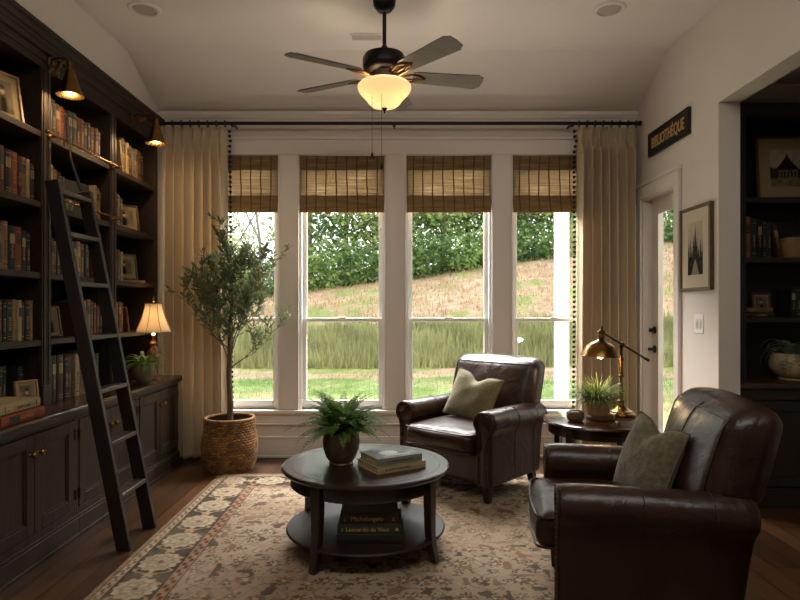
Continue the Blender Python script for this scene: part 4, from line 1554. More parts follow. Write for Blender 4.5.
def pillow(label, w, h, th, mtx, colr, seed):
    rr = random.Random(seed)
    t = thing('throw_pillow', label, 'pillow', group='olive throw pillows')
    t.matrix_world = mtx
    n = 26
    V_, F_ = [], []

    def prof(a):
        return max(0, 1 - abs(a) ** 2.6)
    for s in (-1, 1):
        o = len(V_)
        for j in range(n + 1):
            for i in range(n + 1):
                u, v = -1 + 2 * i / n, -1 + 2 * j / n
                x = u * w / 2 * (1 - .07 * (1 - u * u) * 0 - .06 * (1 - v * v) * abs(u))
                z = v * h / 2 * (1 - .06 * (1 - u * u) * abs(v))
                y = s * th / 2 * (prof(u) * prof(v)) ** .62
                # the chopped dip in the top edge
                k = math.exp(-(u / .30) ** 2) * max(0, (v + .1) / 1.1) ** 2
                z -= k * h * .15
                y *= 1 - .35 * k
                y += .004 * math.sin(7 * u + seed) * math.cos(6 * v) * prof(u) * prof(v)
                V_.append((x, y, z))
        for j in range(n):
            for i in range(n):
                q = (o + j * (n + 1) + i, o + j * (n + 1) + i + 1, o + (j + 1) * (n + 1) + i + 1, o + (j + 1) * (n + 1) + i)
                F_.append(q if s < 0 else tuple(reversed(q)))
    b = MB().add(V_, F_)
    b.build('cover', colr, t, smooth=80)
    e = []
    seq = [(i, 0) for i in range(n)] + [(n, j) for j in range(n)] + [(n - i, n) for i in range(n)] + [(0, n - j) for j in range(n + 1)]
    MB().tube([V_[j * (n + 1) + i] for i, j in seq], .004, 6).build('piping', mat('olive piping', '#5d5538', .8), t)
    return t


M_OLIVE = mat('olive chenille', '#6f6545', .9, var=.28, vscale=70, bump=.35, bscale=160, sheen=.3)
M_OLIVE2 = mat('mottled olive velvet', '#58513a', .85, var=.42, vscale=42, bump=.3, bscale=120, sheen=.3)


def on_chair(loc, rz, x, y, z, yaw, lean, roll):
    return Matrix.Translation(loc) @ Matrix.Rotation(rz, 4, 'Z') @ Matrix.Translation((x, y, z)) @ Matrix.Rotation(yaw, 4, 'Z') @ Matrix.Rotation(-lean, 4, 'X') @ Matrix.Rotation(roll, 4, 'Y')


pillow('olive chenille throw pillow propped in the armchair before the windows', .40, .36, .15, on_chair((.535, 4.42, .013), R(-43), .0, .0, .635, R(6), .36, R(11)), M_OLIVE, 1)
pillow('mottled olive throw pillow propped in the front side-on armchair', .37, .36, .15, on_chair((1.025, 2.60, .013), R(-100), -.03, .055, .622, R(20), .36, R(5)), M_OLIVE2, 5)


# ------------------------------------------------------------------ coffee table and what stands on it
TX, TY, TZ, TR = -.185, 3.27, .46, .453
t = thing('coffee_table', 'round two-tier dark wood coffee table in the middle of the rug', 'coffee table', (TX, TY, .013))
zt = TZ - .013
MB().lathe([(0, zt - .028), (TR - .02, zt - .028), (TR - .006, zt - .024), (TR, zt - .014), (TR - .003, zt - .004), (TR - .010, zt), (TR - .05, zt), (TR - .0515, zt - .0012), (TR - .053, zt), (0, zt)], 96).build('tabletop', M_TABLE, t, smooth=20)
MB().lathe([(TR - .075, zt - .10), (TR - .048, zt - .10), (TR - .045, zt - .095), (TR - .048, zt - .09), (TR - .048, zt - .028), (TR - .075, zt - .028)], 80, close=True).build('apron', M_TABLE, t)
MB().lathe([(0, .095), (TR - .04, .095), (TR - .028, .10), (TR - .024, .108), (TR - .03, .116), (TR - .045, .12), (0, .12)], 72).build('lower_shelf', mat('duller espresso shelf', '#22140d', .48, var=.3, vscale=4, stretch=(8, 1, 1), spec=.25), t)
for a in (-33, 57, 147, 237):
    d = Vector((math.cos(R(a)), math.sin(R(a)), 0))
    sd = (-d.y, d.x, 0)
    b = MB()
    r0 = TR - .052
    prof = [(zt - .03, r0, .062, .046), (.30, r0, .056, .044), (.16, r0 + .002, .048, .042), (.08, r0 + .010, .044, .040), (0, r0 + .030, .040, .038)]
    v, f = [], []
    for z, r, w, dd in prof:
        for i, j in ((-1, -1), (1, -1), (1, 1), (-1, 1)):
            p = d * (r + j * dd / 2) + Vector(sd) * i * w / 2
            v.append((p.x, p.y, z))
    for k in range(len(prof) - 1):
        for i in range(4):
            f.append((k * 4 + i, (k + 1) * 4 + i, (k + 1) * 4 + (i + 1) % 4, k * 4 + (i + 1) % 4))
    f += [(0, 1, 2, 3), tuple(reversed(range(16, 20)))]
    b.add(v, f).build('leg', M_TABLE, t, bev=.004)


def big_book(label, w, d, h, loc, rz, cm, pm, titles, group, jacket=None):
    """flat book; spine towards local -y, width along x, depth along y"""
    t = thing('book', label, 'book', loc, rz, group)
    e = .0035
    b = MB().box((-w / 2, 0, 0), (w / 2, d, e)).box((-w / 2, 0, h - e), (w / 2, d, h))
    b.prism([(.010, 0), (.004, 0), (0, h * .3), (0, h * .7), (.004, h), (.010, h)], -w / 2, w / 2, 'yz')
    b.build('cover', cm, t, bev=.001)
    MB().box((-w / 2 + .005, .008, e), (w / 2 - .005, d - .005, h - e)).build('pages', pm, t)
    for s, x, size, m in titles:
        if s is None:                                   # lettering too worn to read: a row of small ink strokes
            b = MB()
            q = x - w * .28
            while q < x + w * .28:
                k = rb.uniform(.003, .008)
                b.box((q, -.0008, h / 2 - size * .3), (q + k, .001, h / 2 + size * rb.uniform(.15, .35)))
                q += k + rb.uniform(.003, .008)
            b.build('lettering', m, t)
            continue
        text('lettering', s, size, m, t, Matrix.Translation((x, -.0006, h / 2)) @ Matrix.Rotation(PI / 2, 4, 'X'), extrude=.0004)
    if jacket is not None:
        grid_mesh('jacket_picture', M_PRINT, 60, 44, lambda U, V: ((U - .5) * w * .98, .006 + V * (d - .010), np.full_like(U, h + .0006)), t, col=jacket)
    return t


def jacket_grey(U, V):
    C = mixc(np.broadcast_to(c3('#8d938f'), U.shape + (3,)), c3('#5f6765'), vnoise(U * 1.5, V, .35, 3) * 1.2 - .1)
    m = ((U - .45) / .18) ** 2 + ((V - .5) / .22) ** 2 < 1 + .4 * vnoise(U, V, .1, 4)
    C = np.where(m[..., None], c3('#b8b8ac'), C)
    m2 = (np.abs(V - .2) < .05) & (np.abs(U - .5) < .3) & (np.sin(U * 90) > -.2)
    return np.where(m2[..., None], c3('#c9c6b8'), C)


M_JACK = mat('grey paper jacket', '#77756c', .5, var=.12, vscale=10)
M_JTAN = mat('tan paper jacket', '#a08b68', .55, var=.15, vscale=14)
M_INK = mat('dark ink', '#2b2118', .7)
c30 = R(31)
big_book('tan jacketed book lying under the grey one on the coffee table', .295, .225, .036, (-.115 + .1475 * math.cos(c30) - .0, 3.015 + .1475 * math.sin(c30), TZ + .0005), c30, M_JTAN, M_PAGES,
         [(None, -.02, .014, M_INK)], 'books on the coffee table top')
big_book('grey pictorial hardback lying on a tan book on the coffee table', .268, .20, .036, (-.112 + .138 * math.cos(c30) - .004, 3.030 + .138 * math.sin(c30), TZ + .0373), c30, M_JACK, M_PAGES,
         [(None, 0, .012, M_INK)], 'books on the coffee table top', jacket_grey)
M_GT = mat('gilt title', '#b79a5e', .45, metal=.2)
zs = .133
big_book('thick black book at the bottom of the pile on the table shelf', .325, .24, .052, (-.150, 2.945, zs + .0005), R(-1), mat('black cloth', '#14110f', .5, var=.2, vscale=30), M_PAGES, [], 'books on the coffee table shelf')
big_book('dark green book with gilt title in the pile on the table shelf', .315, .24, .050, (-.150, 2.947, zs + .053), R(0), mat('bottle green cloth', '#262b1c', .5, var=.2, vscale=30), M_PAGES,
         [('Leonardo da Vinci', -.01, .029, M_GT), ('||', -.135, .02, M_GT), ('\u25c6', .135, .02, M_GT)], 'books on the coffee table shelf')
big_book('dark red spined book topping the pile on the table shelf', .285, .235, .052, (-.152, 2.950, zs + .1035), R(1), mat('dark red and black cloth', '#26120d', .45, var=.25, vscale=30), M_PAGES,
         [('Michelangelo', -.01, .031, M_GT), ('||', -.120, .022, M_GT), ('||', .120, .022, M_GT)], 'books on the coffee table shelf')

t = thing('potted_fern', 'bushy green fern in a bronze-glazed pot on the coffee table', 'plant', (-.318, 3.245, TZ + .0005))
b = MB().lathe([(.055, 0), (.066, .004), (.062, .012), (.080, .035), (.096, .08), (.100, .12), (.096, .155), (.092, .168), (.096, .176), (.088, .178), (.084, .165), (0, .155)], 44)
b.build('pot', mat('bronze glazed pot', '#5b4c33', .38, metal=.25, var=.35, vscale=16, bump=.08, bscale=40), t)
MB().lathe([(.085, .150), (.05, .166), (0, .170)], 24).build('soil', M_SOIL, t)
fern('foliage', t, .165, 150, .30, .12, M_FERN, 21, pin=.044, up=1.5, droop=.95, npin=18)

# ------------------------------------------------------------------ side table, pharmacy lamp, little things
SX, SY, SZ, SR_ = 1.27, 3.87, .585, .34
t = thing('side_table', 'round dark wood side table between the two armchairs', 'side table', (SX, SY, .0005))
MB().lathe([(0, SZ - .025), (SR_ - .015, SZ - .025), (SR_ - .003, SZ - .02), (SR_, SZ - .012), (SR_ - .004, SZ - .003), (SR_ - .012, SZ), (0, SZ)], 64).build('tabletop', mat('polished walnut table', '#3d2415', .22, var=.3, vscale=4, stretch=(7, 1, 1), coat=.3), t)
MB().lathe([(SR_ - .06, SZ - .085), (SR_ - .035, SZ - .085), (SR_ - .035, SZ - .025), (SR_ - .06, SZ - .025)], 60, close=True).build('apron', M_TABLE, t)
for a in (40, 130, 220, 310):
    d = Vector((math.cos(R(a)), math.sin(R(a)), 0))
    MB().bar(d * (SR_ - .05) + Vector((0, 0, SZ - .03)), d * (SR_ - .035), .045, .045, (-d.y, d.x, 0), .03, .03).build('leg', M_TABLE, t, bev=.003)
zt = SZ + .001

t = thing('desk_lamp', 'lit antique brass lamp with swing arm and dome shade on side table', 'lamp', (1.475, 4.00, zt))
b = MB().lathe([(.092, 0), (.094, .008), (.090, .018), (.078, .022), (.074, .030), (.055, .038), (.035, .052), (.024, .068), (.019, .09)], 40)
b.build('base', M_BRASS, t)
pz = [(.016, .08), (.024, .09), (.024, .098), (.014, .106), (.013, .15), (.020, .156), (.020, .164), (.013, .17), (.0115, .25), (.018, .256), (.018, .266), (.0115, .272), (.010, .36), (.016, .366), (.016, .38), (.010, .386), (.009, .44), (.015, .45), (.015, .47), (.006, .485), (0, .49)]
MB().lathe(pz, 24).build('post', M_BRASSD, t)
A0 = Vector((-.125, -.03, .545))
A1 = Vector((.175, .035, .375))
b = MB().tube([A0, A1], .007, 10)
b.sphere(A0.lerp(A1, .43) + Vector((0, -.012, 0)), .016).tube([A1, A1 + (A1 - A0).normalized() * .03], .011, 12)
b.build('swing_arm', M_BRASSD, t)
X = Matrix.Translation((-.152, -.036, .395)) @ Matrix.Rotation(R(3), 4, 'Y')
prof = [(.012, .155), (.020, .148), (.024, .130), (.020, .112), (.030, .104), (.060, .093), (.090, .070), (.112, .040), (.122, .012), (.128, 0)]
inn = [(r - .004, z - .003 if z > .1 else z) for r, z in reversed(prof)]
sh = MB().lathe(prof + inn, 48, X).build('lamp_shade', M_BRASS, t)
MB().lathe([(.022, .15), (.026, .158), (.020, .17), (.011, .178), (.006, .20), (0, .206)], 20, X).build('shade_finial', M_BRASSD, t)
MB().sphere((0, 0, .012), .028, X=X).lathe([(.014, .03), (.014, .10)], 12, X).build('bulb', M_BULB, t)
point('desk_lamp_light', tuple(X @ Vector((0, 0, -.028))), 3.6, WARM, .03, t)

t = thing('wooden_coaster', 'round wooden coaster under the beige planter on the side table', 'coaster', (1.29, 3.86, zt))
MB().lathe([(.085, 0), (.09, .005), (.09, .022), (.085, .027), (0, .027)], 36).build('disc', mat('walnut slice', '#5a3c22', .5, var=.3, vscale=30), t)
t = thing('potted_plant', 'grassy green plant in a beige clay pot beside the brass lamp', 'plant', (1.275, 3.875, zt + .0275))
MB().lathe([(.068, 0), (.074, .01), (.083, .06), (.087, .085), (.087, .096), (.078, .097), (.075, .08), (0, .078)], 40).build('pot', mat('beige clay pot', '#c79c6c', .7, var=.18, vscale=14, bump=.05), t)
fronds('foliage', t, .08, 520, .225, M_GRASSY, 5, w=.0065, r0=.075, droop=1.7)
t = thing('candle_holder', 'small brown wooden candle bowl at the front edge of the side table', 'candle holder', (1.105, 3.78, zt))
MB().lathe([(.038, 0), (.050, .012), (.056, .035), (.052, .058), (.044, .066), (.038, .064), (.036, .04), (0, .036)], 32).build('bowl', mat('rough brown wood', '#5b452c', .65, var=.4, vscale=26, bump=.3, bscale=40), t)
MB().lathe([(.034, .036), (.034, .056), (.03, .058), (0, .056)], 24).tube([(0, 0, .055), (.001, 0, .066)], .0012, 6).build('candle', mat('ivory wax', '#cbbd9b', .5), t)

# ------------------------------------------------------------------ olive tree in its basket
BX, BYY = -1.375, 4.845


def basket_mat():
    m = mat('woven seagrass', '#8a6439', .75, spec=.25)
    nt = m.node_tree
    b = nt.nodes['Principled BSDF']
    t_ = nt.nodes.new('ShaderNodeAttribute')
    t_.attribute_name = 'Col'
    nt.links.new(t_.outputs['Color'], b.inputs['Base Color'])
    return m


t = thing('wicker_basket', 'round woven seagrass basket standing under the tree by the curtain', 'basket', (BX, BYY, .0005))


def bas(U, V):
    a = U * 2 * PI
    z = V * .415
    r = .165 + .052 * np.sin(np.clip(V * 1.15 + .12, 0, 1) * PI * .80) + .0 * V
    rows = V * 21
    cols = U * 38 + .5 * (np.floor(rows) % 2)
    bump = np.abs(np.sin(PI * (rows % 1))) ** .6 * (.3 + .7 * np.abs(np.sin(PI * cols)) ** .6)
    r = r + .016 * bump - .006
    return r * np.cos(a), r * np.sin(a), z


def bascol(U, V):
    rows = V * 21
    cols = U * 38 + .5 * (np.floor(rows) % 2)
    h = np.sin(np.floor(rows) * 12.9 + np.floor(cols) * 78.2) * 4375.5
    h = h - np.floor(h)
    return mixc(np.broadcast_to(c3('#5e4124'), U.shape + (3,)), c3('#8f693e'), h)


grid_mesh('woven_side', basket_mat(), 600, 210, bas, t, col=bascol)
MB().lathe([(.0, .012), (.158, .012), (.163, .004), (.163, 0), (0, 0)], 40).build('bottom', mat('seagrass rim', '#7d5a33', .8, var=.3, vscale=40, bump=.4, bscale=80), t)
rim = [(.190 + .013 * math.cos(a), .412 + .013 * math.sin(a)) for a in [2 * PI * k / 12 for k in range(12)]]
MB().lathe(rim, 56, close=True).build('rim', mat('seagrass rim', '#7d5a33'), t)
MB().lathe([(.186, .41), (.178, .33), (.172, .02), (.16, .012)], 40, cap=False).build('liner', mat('brown liner', '#3a2a1a', .9), t)

t = thing('olive_tree', 'tall slender olive tree growing in the seagrass basket by the window', 'tree', (BX, BYY, .015))
MB().lathe([(0, 0), (.12, 0), (.15, .28), (.155, .30), (.15, .30), (.14, .285), (0, .285)], 36).build('nursery_pot', mat('black nursery pot', '#1d1a17', .7), t)
MB().lathe([(.145, .286), (.09, .30), (0, .305)], 30).build('soil', M_SOIL, t)
M_BARK = mat('olive bark', '#5c4b38', .85, var=.3, vscale=30, bump=.3, bscale=50, stretch=(1, 1, .3))
trunk = [(0, 0, .29), (.006, 0, .5), (-.006, .004, .75), (.004, -.004, .95), (.0, 0, 1.15), (.02, .01, 1.35), (.01, 0, 1.52)]
MB().tube(trunk, [.026, .023, .021, .019, .016, .011, .006], 10).build('trunk', M_BARK, t)
rt = random.Random(17)
tw = MB()
LV, LF = [], []


def twig(p, d, L, r, depth):
    n = 6
    pts = [p.copy()]
    dd = d.copy()
    for i in range(n):
        dd = (dd + Vector((rt.uniform(-.16, .16), rt.uniform(-.16, .16), rt.uniform(-.05, .16)))).normalized()
        q = pts[-1] + dd * L / n
        q.y = min(q.y, .27)
        pts.append(q)
    tw.tube(pts, [r * (1 - .75 * i / n) for i in range(n + 1)], 5, cap=False)
    if depth > 0:
        for i in range(2, n + 1, 1 if depth > 1 else 2):
            for _ in range(1):
                a = rt.uniform(0, 2 * PI)
                e = rt.uniform(-.1, .9)
                nd = (dd * .8 + Vector((math.cos(a), math.sin(a) * .8, e)) * .9).normalized()
                twig(pts[i], nd, L * rt.uniform(.35, .62), r * .55, depth - 1)
    if depth <= 1:
        for i in range(1, n + 1):
            for _ in range(2 if depth == 0 else 1):
                a = rt.uniform(0, 2 * PI)
                t_ = (pts[i] - pts[i - 1]).normalized()
                v = Vector((math.cos(a), math.sin(a), rt.uniform(-.4, .7)))
                ld = (t_ * .7 + v * .8).normalized()
                nn = Vector((rt.uniform(-1, 1), rt.uniform(-1, 1), rt.uniform(-.2, 1))).normalized()
                leaf_quad(LV, LF, pts[i], ld, nn, rt.uniform(.042, .072), rt.uniform(.013, .019))


for k in range(20):
    z = .80 + .70 * k / 19
    a = k * 2.4 + rt.uniform(-.3, .3)
    e = .75 if z < 1.1 else rt.uniform(.35, 1.2)
    base = Vector((.005, 0, z))
    reach = (.40 if z < 1.0 else .37 if z < 1.3 else .27) * rt.uniform(.85, 1.1)
    d = Vector((math.cos(a), math.sin(a) * .62, e)).normalized()
    twig(base, d, reach, .006, 2)
twig(Vector((.01, 0, 1.5)), Vector((0, 0, 1)), .32, .005, 2)
tw.build('branches', M_BARK, t)
MB().add(LV, LF).build('foliage', translucent_mat('olive leaf', '#5f6743', .28, .5, var=.4, vscale=18), t, smooth=0)

# ------------------------------------------------------------------ rug
RX_, RX2, RY1, RY2 = -1.40, 1.22, 1.45, 4.66


def rugcol(U, V):
    w, h = RX2 - RX_, RY2 - RY1
    X, Y = U * w, V * h
    dx, dy = np.minimum(X, w - X), np.minimum(Y, h - Y)
    d = np.minimum(dx, dy)
    along = np.where(dx < dy, Y, X)
    n1, n2, n3, n4 = vnoise(X, Y, .045, 1), vnoise(X, Y, .09, 2), vnoise(X, Y, .02, 3), vnoise(X, Y, .3, 4)
    wx, wy = X + .022 * (vnoise(X, Y, .05, 8) - .5), Y + .022 * (vnoise(X, Y, .05, 9) - .5)
    beige, dark, rust, pale, brown = c3('#9f8e79'), c3('#474036'), c3('#6d503f'), c3('#a39580'), c3('#6b5442')
    # field: lattice of small palmettes and vines on worn beige
    C = mixc(np.broadcast_to(beige, U.shape + (3,)), c3('#937d68'), n4 * 1.3 - .25)

    def motif(px, ox, r, petals, col, C, lo=.5):
        cx = (wx / px + ox) % 1 - .5
        row_ = np.floor(wy / px)
        cx = (wx / px + ox + .5 * (row_ % 2)) % 1 - .5
        cy = (wy / px) % 1 - .5
        rr_, aa = np.hypot(cx, cy) * px, np.arctan2(cy, cx)
        k = r * (.75 + .35 * np.cos(petals * aa + row_))
        m = (rr_ < k) & (n1 > lo - .3)
        C = np.where(m[..., None], col * (.8 + .4 * n3[..., None]), C)
        return np.where(((rr_ < r * .36) & m)[..., None], pale, C)
    C = motif(.13, .0, .034, 6, c3('#635748'), C, .62)
    C = motif(.185, .37, .042, 8, rust, C, .6)
    C = motif(.09, .7, .016, 4, c3('#524a3f'), C, .6)
    vine = np.abs(np.sin(wx * 27 + 2.2 * np.sin(wy * 19))) < .09
    vine2 = np.abs(np.sin(wy * 25 + 2.4 * np.sin(wx * 21 + 1))) < .08
    C = np.where(((vine | vine2) & (n2 > .5))[..., None], c3('#6a5b4a'), C)
    C = np.where(((n1 > .74) & (n2 > .45))[..., None], c3('#584c40'), C)
    C = np.where(((n1 < .22) & (n2 < .55))[..., None], c3('#7d6350'), C)
    # borders
    per = .29
    al = along / per
    ca = (al % 1 - .5) * per
    cd = d - .185
    rr_, aa = np.hypot(ca * .92, cd), np.arctan2(cd, ca)
    B = np.broadcast_to(dark, U.shape + (3,)) * (.8 + .4 * n3[..., None])
    ros = rr_ < .104 * (.94 + .06 * np.cos(12 * aa))
    B = np.where(ros[..., None], pale * (.82 + .3 * n3[..., None]), B)
    inner_ = (np.abs(rr_ - .066 * (.9 + .12 * np.cos(8 * aa))) < .009) | ((rr_ < .040 * (.8 + .25 * np.cos(6 * aa))) & (n1 > .35))
    B = np.where(inner_[..., None], c3('#8f7c66'), B)
    B = np.where((rr_ < .014)[..., None], rust, B)
    c2 = ((al + .5) % 1 - .5) * per
    r2 = np.hypot(c2, cd)
    B = np.where(((r2 < .036 * (.8 + .3 * np.cos(5 * np.arctan2(cd, c2)))))[..., None], c3('#a78c6a'), B)
    curl = (np.abs(np.sin(along * 43) * .055 - np.abs(cd) + .035) < .009) & (rr_ > .09)
    B = np.where(curl[..., None], c3('#9a8464'), B)
    m = (d > .075) & (d < .295)
    C = np.where(m[..., None], B, C)

    def stripe(a, e, c, C):
        return np.where(((d >= a) & (d < e))[..., None], c * (.85 + .3 * n3[..., None]), C)
    C = stripe(0, .022, c3('#7f6a54'), C)
    C = stripe(.022, .030, dark, C)
    C = stripe(.030, .068, c3('#9c8871'), C)
    bead = (d > .036) & (d < .062) & (np.sin(along * 95 + np.sign(d - .049) * 1.2) > .2)
    C = np.where(bead[..., None], rust * .95, C)
    C = stripe(.068, .075, c3('#3d372e'), C)
    C = stripe(.295, .302, c3('#3d372e'), C)
    C = stripe(.302, .350, c3('#8c705b'), C)
    bead = (d > .308) & (d < .344) & (np.sin(along * 78 + np.sign(d - .326) * 1.3) > .15)
    C = np.where(bead[..., None], c3('#5f3d2b'), C)
    C = stripe(.350, .358, dark, C)
    # wear
    return mixc(C, c3('#9b876f'), (vnoise(X, Y, .5, 6) * .6 + vnoise(X, Y, .13, 7) * .4 - .45) * 1.1) * (.9 + .2 * n3[..., None])


rug = grid_mesh('rug', colour_attr_mat('worn wool rug', .95, var=.18, vscale=420, bump=.5, bscale=500, spec=.1), 400, 480,
                lambda U, V: (RX_ + U * (RX2 - RX_) - .02 * (1 - V) * 0, RY1 + V * (RY2 - RY1), np.full_like(U, .012)), col=rugcol)
sol = rug.modifiers.new('thickness', 'SOLIDIFY')
sol.thickness = .011
sol.offset = -1
tag(rug, 'large worn beige oriental rug with dark rosette border under coffee table', 'rug')

# ------------------------------------------------------------------ outdoors
rg = random.Random(5)


def ground_h(X, Y):
    X, Y = np.asarray(X, float), np.asarray(Y, float)
    h = np.interp(Y, [5.3, 8, 12, 12.8, 15, 18, 22.5, 26, 45], [-.30, -.16, .02, .10, .80, 1.55, 2.45, 3.0, 3.6])
    tilt = np.clip((Y - 12) / 10, 0, 1)
    return h + .135 * X * tilt ** 1.3 + .12 * (vnoise(X + 40, Y, 1.7, 3) - .5) * np.clip((Y - 11) / 3, .15, 1)


def groundcol(U, V):
    X, Y = -16 + U * 34, 5.38 + V * 38
    e = Y + 1.2 * (vnoise(X + 30, Y, 1.5, 2) - .5)
    n = vnoise(X + 30, Y, .35, 5)
    n2 = vnoise(X + 30, Y, .12, 6)
    lawn = mixc(np.broadcast_to(c3('#768b4e'), U.shape + (3,)), c3('#98a66c'), n * 1.4 - .2) * (.8 + .4 * n2[..., None])
    lawn = mixc(lawn, c3('#b5a37c'), (vnoise(X + 30, Y, .8, 8) - .62) * 4)
    straw = mixc(np.broadcast_to(c3('#b39377'), U.shape + (3,)), c3('#cdb297'), n) * (.8 + .4 * n2[..., None])
    hill = mixc(straw, c3('#8d9a5c'), (vnoise(X + 30, Y, .9, 9) * .7 + n * .5 - .62) * 3)
    bank = mixc(np.broadcast_to(c3('#7d8f4e'), U.shape + (3,)), c3('#a9a468'), n)
    C = lawn
    C = np.where((e > 11.3)[..., None], straw, C)
    C = np.where((e > 12.3)[..., None], bank, C)
    C = np.where((e > 15.2)[..., None], hill, C)
    return np.where((e > 22)[..., None], c3('#5f6b3d'), C)


struct(MB().box((-4.5, YO, -.35), (4.5, 7.25, -.13)).build('porch_bounce_slab', mat('pale bounce concrete', '#cfc7ba', .85, var=.15, vscale=3, bump=.1, bscale=40), bev=.01))  # unseen slab, added pale to send less green bounce onto the ceiling
g = grid_mesh('ground', colour_attr_mat('garden ground', .95, var=.2, vscale=12, bump=.4, bscale=30, spec=.1), 260, 290,
              lambda U, V: (-16 + U * 34, 5.38 + V * 38, ground_h(-16 + U * 34, 5.38 + V * 38)), col=groundcol)
struct(g)


def blades(name, n, xr, yr, hmin, hmax, w, m, seed, label, dens=None):
    rr = random.Random(seed)
    V_, F_ = [], []
    while len(F_) < n:
        x, y = rr.uniform(*xr), rr.uniform(*yr)
        if dens is not None and rr.random() > dens(x, y):
            continue
        z = float(ground_h(x, y))
        a = rr.uniform(0, PI)
        h = rr.uniform(hmin, hmax)
        lx, ly = rr.uniform(-.3, .3) * h, rr.uniform(-.3, .3) * h
        dx, dy = math.cos(a) * w / 2, math.sin(a) * w / 2
        o = len(V_)
        V_.extend([(x - dx, y - dy, z - .03), (x + dx, y + dy, z - .03), (x + lx, y + ly, z + h)])
        F_.append((o, o + 1, o + 2))
    ob = MB().add(V_, F_).build(name, m, smooth=0)
    tag(ob, label, 'grass', kind='stuff')


M_TALL = translucent_mat('tall meadow grass', '#a6a674', .3, .8, var=.35, vscale=1.2)
M_STRAW = translucent_mat('dry straw grass', '#b99f74', .25, .9, var=.3, vscale=1.5)
M_LAWN = translucent_mat('lawn grass', '#839659', .3, .8, var=.3, vscale=1.5)
blades('grass', 22000, (-7, 10), (12.4, 15.0), .12, .42, .045, M_TALL, 1, 'tall green meadow grass on the bank beyond the lawn')
blades('grass', 6000, (-9, 12), (15.2, 22.5), .06, .18, .05, M_STRAW, 2, 'dry tufts of straw grass scattered over the hillside')
blades('grass', 14000, (-5, 7), (7.4, 12), .03, .08, .012, M_LAWN, 3, 'short mown lawn grass outside the windows')


def crown_mesh(seed, nc, per, rx, rz, leaf, low=0.):
    rr = random.Random(seed)
    V_, F_ = [], []
    for _ in range(nc):
        a, u = rr.uniform(0, 2 * PI), rr.uniform(-1, 1)
        rad = rr.uniform(.25, 1) ** .5
        q = math.sqrt(1 - u * u)
        c = Vector((rx * rad * q * math.cos(a), rx * rad * q * math.sin(a), rz * rad * u))
        s = rr.uniform(.35, .65) * leaf * 4
        for _ in range(per):
            p = c + Vector((rr.gauss(0, s), rr.gauss(0, s), rr.gauss(0, s * .7)))
            d = Vector((rr.uniform(-1, 1), rr.uniform(-1, 1), rr.uniform(-.9, .4))).normalized()
            n_ = Vector((rr.uniform(-1, 1), rr.uniform(-1, 1), rr.uniform(0, 1.5))).normalized()
            leaf_quad(V_, F_, p, d, n_, leaf * rr.uniform(.7, 1.5), leaf * rr.uniform(.5, .9))
    return V_, F_


def leaf_m(name, col):
    return translucent_mat(name, col, .35, .65, var=.6, vscale=1.3)


M_L = [leaf_m('deep green leaves', '#688550'), leaf_m('mid green leaves', '#8aa45e'), leaf_m('yellow green leaves', '#a3b26e')]
M_TRK = mat('tree bark', '#6d6253', .9, var=.3, vscale=6, bump=.5, bscale=12, stretch=(1, 1, .25))
CR = [crown_mesh(31, 66, 24, 1.9, 2.9, .24), crown_mesh(32, 52, 24, 1.6, 2.2, .23), crown_mesh(33, 55, 26, 1.25, .85, .18)]
cm_ = {}


def tree(x, y, crown, mi, h, sc, label, cat='tree', group='trees beyond the hill', trunk=True, name='leafy_tree'):
    z = float(ground_h(x, y))
    t = thing(name, label, cat, (x, y, z - .05), rg.uniform(0, 6.28), group)
    key = (crown, mi)
    if key not in cm_:
        o = MB().add(*CR[crown]).build('foliage', M_L[mi], t, smooth=0)
        cm_[key] = o.data
    else:
        o = bpy.data.objects.new('foliage', cm_[key])
        COL.objects.link(o)
        o.parent = t
    o.location = (0, 0, h)
    o.scale = (sc, sc, sc)
    if trunk:
        k = rg.uniform(-.15, .15)
        b = MB().tube([(0, 0, 0), (k * .3, 0, h * .5), (k, .05, h), (k * 1.3, 0, h + 1.5 * sc)], [.13 * sc, .11 * sc, .08 * sc, .03 * sc], 8)
        for q in range(4):
            a = q * 1.6 + rg.random()
            zz = h * (.5 + .12 * q)
            b.tube([(k * .7, 0, zz), (k + .5 * math.cos(a), .5 * math.sin(a), zz + .5), (k + 1.0 * math.cos(a), 1.0 * math.sin(a), zz + 1.2)], [.05 * sc, .035 * sc, .015], 6)
        b.build('trunk', M_TRK, t)
    return t


kinds = ['dense deep green tree', 'mid green tree', 'pale yellow-green tree']
wins = {0: 'outermost window by the tree in the basket', 1: 'window with the fan chain', 2: 'window above the armchair by the glass', 3: 'curtained window beside the porch post', 4: 'glazed door'}
spots = [(-8.8, 30.5, 1, 2, 1.6, .7, 0), (-3.6, 24.0, 0, 1, 3.0, .85, 1), (-2.3, 25.2, 0, 0, 3.3, 1.0, 1), (-1.0, 24.0, 1, 2, 2.4, .9, 1),
         (.4, 25.6, 0, 0, 3.4, 1.0, 2), (1.7, 24.2, 1, 1, 2.7, 1.0, 2), (2.9, 25.8, 0, 1, 3.2, 1.0, 2), (4.0, 24.6, 1, 0, 2.4, .9, 3), (5.2, 25.6, 0, 0, 3.4, 1.05, 3),
         (6.6, 24.8, 0, 1, 3.0, 1.0, 3), (8.4, 25.0, 1, 2, 2.6, 1.0, 4), (10.2, 24.5, 0, 0, 3.0, 1.0, 4), (12.0, 25.5, 1, 1, 2.6, 1.0, 4), (5.0, 28.8, 0, 1, 4.2, 1.3, 3), (8.8, 28.5, 0, 0, 4.2, 1.3, 4)]
seen = {}
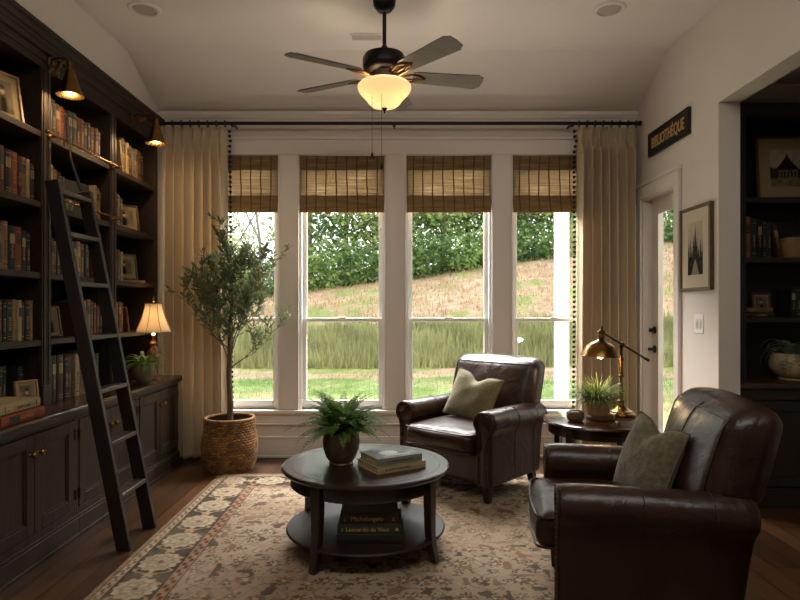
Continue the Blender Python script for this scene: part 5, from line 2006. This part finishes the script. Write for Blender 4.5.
for x, y, cr, mi, h, sc, w in spots:
    k = (mi, w)
    seen[k] = seen.get(k, 0) + 1
    pos = ['nearer the ridge', 'set farther back', 'third of its kind', 'fourth of its kind'][seen[k] - 1]
    tree(x, y, cr, mi, h, sc, '%s, %s, beyond the %s' % (kinds[mi], pos, wins[w]))
bs = [(-6.4, 22.8, 2), (-4.9, 22.6, 0), (-3.7, 22.5, 1), (-2.5, 22.6, 1), (-1.3, 22.5, 0), (-.1, 22.7, 1), (1.2, 22.6, 0), (2.4, 22.8, 1), (3.6, 22.7, 1), (4.8, 22.8, 0), (6.0, 22.7, 1), (7.3, 22.9, 2), (9.0, 23.0, 1), (10.6, 23.0, 0)]
for i, (x, y, mi) in enumerate(bs):
    tree(x, y, 2, mi, .55, rg.uniform(.8, 1.05), '%s leafy bush, %s from the bare-tree end along the hilltop' % (['deep green', 'mid green', 'yellow-green'][mi], ORD[i]), 'bush', 'bushes along the hilltop', trunk=False, name='leafy_bush')

# thin bare tree and a leafy young one in the first window
t = thing('bare_tree', 'thin pale tree with bare branches seen through the tree-side window', 'tree', (-3.9, 17.0, float(ground_h(-3.9, 17.0)) - .05))
rt = random.Random(3)
b = MB()


def bare(p, d, L, r, k):
    pts = [p.copy()]
    for i in range(5):
        d = (d + Vector((rt.uniform(-.12, .12), rt.uniform(-.12, .12), .03))).normalized()
        pts.append(pts[-1] + d * L / 5)
    b.tube(pts, [r * (1 - .6 * i / 5) for i in range(6)], 5, cap=False)
    if k:
        for i in (1, 2, 3, 4, 5):
            a = rt.uniform(0, 2 * PI)
            bare(pts[i], (d + Vector((math.cos(a), math.sin(a), .25)) * .8).normalized(), L * .5, r * .5, k - 1)


bare(Vector((0, 0, 0)), Vector((.04, 0, 1)), 3.6, .06, 3)
b.build('trunk', mat('pale bark', '#8a8276', .9), t)
tree(-4.55, 15.6, 1, 2, 2.15, .42, 'young pale green tree beside the bare one in the tree-side window', group=None, name='young_tree')

t = thing('porch_column', 'white square porch column outside the curtained window', 'column', (1.885, 7.0, -.13))
MB().box((-.07, -.07, .02), (.07, .07, 3.9)).build('shaft', M_SASH, t, bev=.006)
MB().box((-.095, -.095, 0), (.095, .095, .16)).build('base', M_SASH, t, bev=.006)
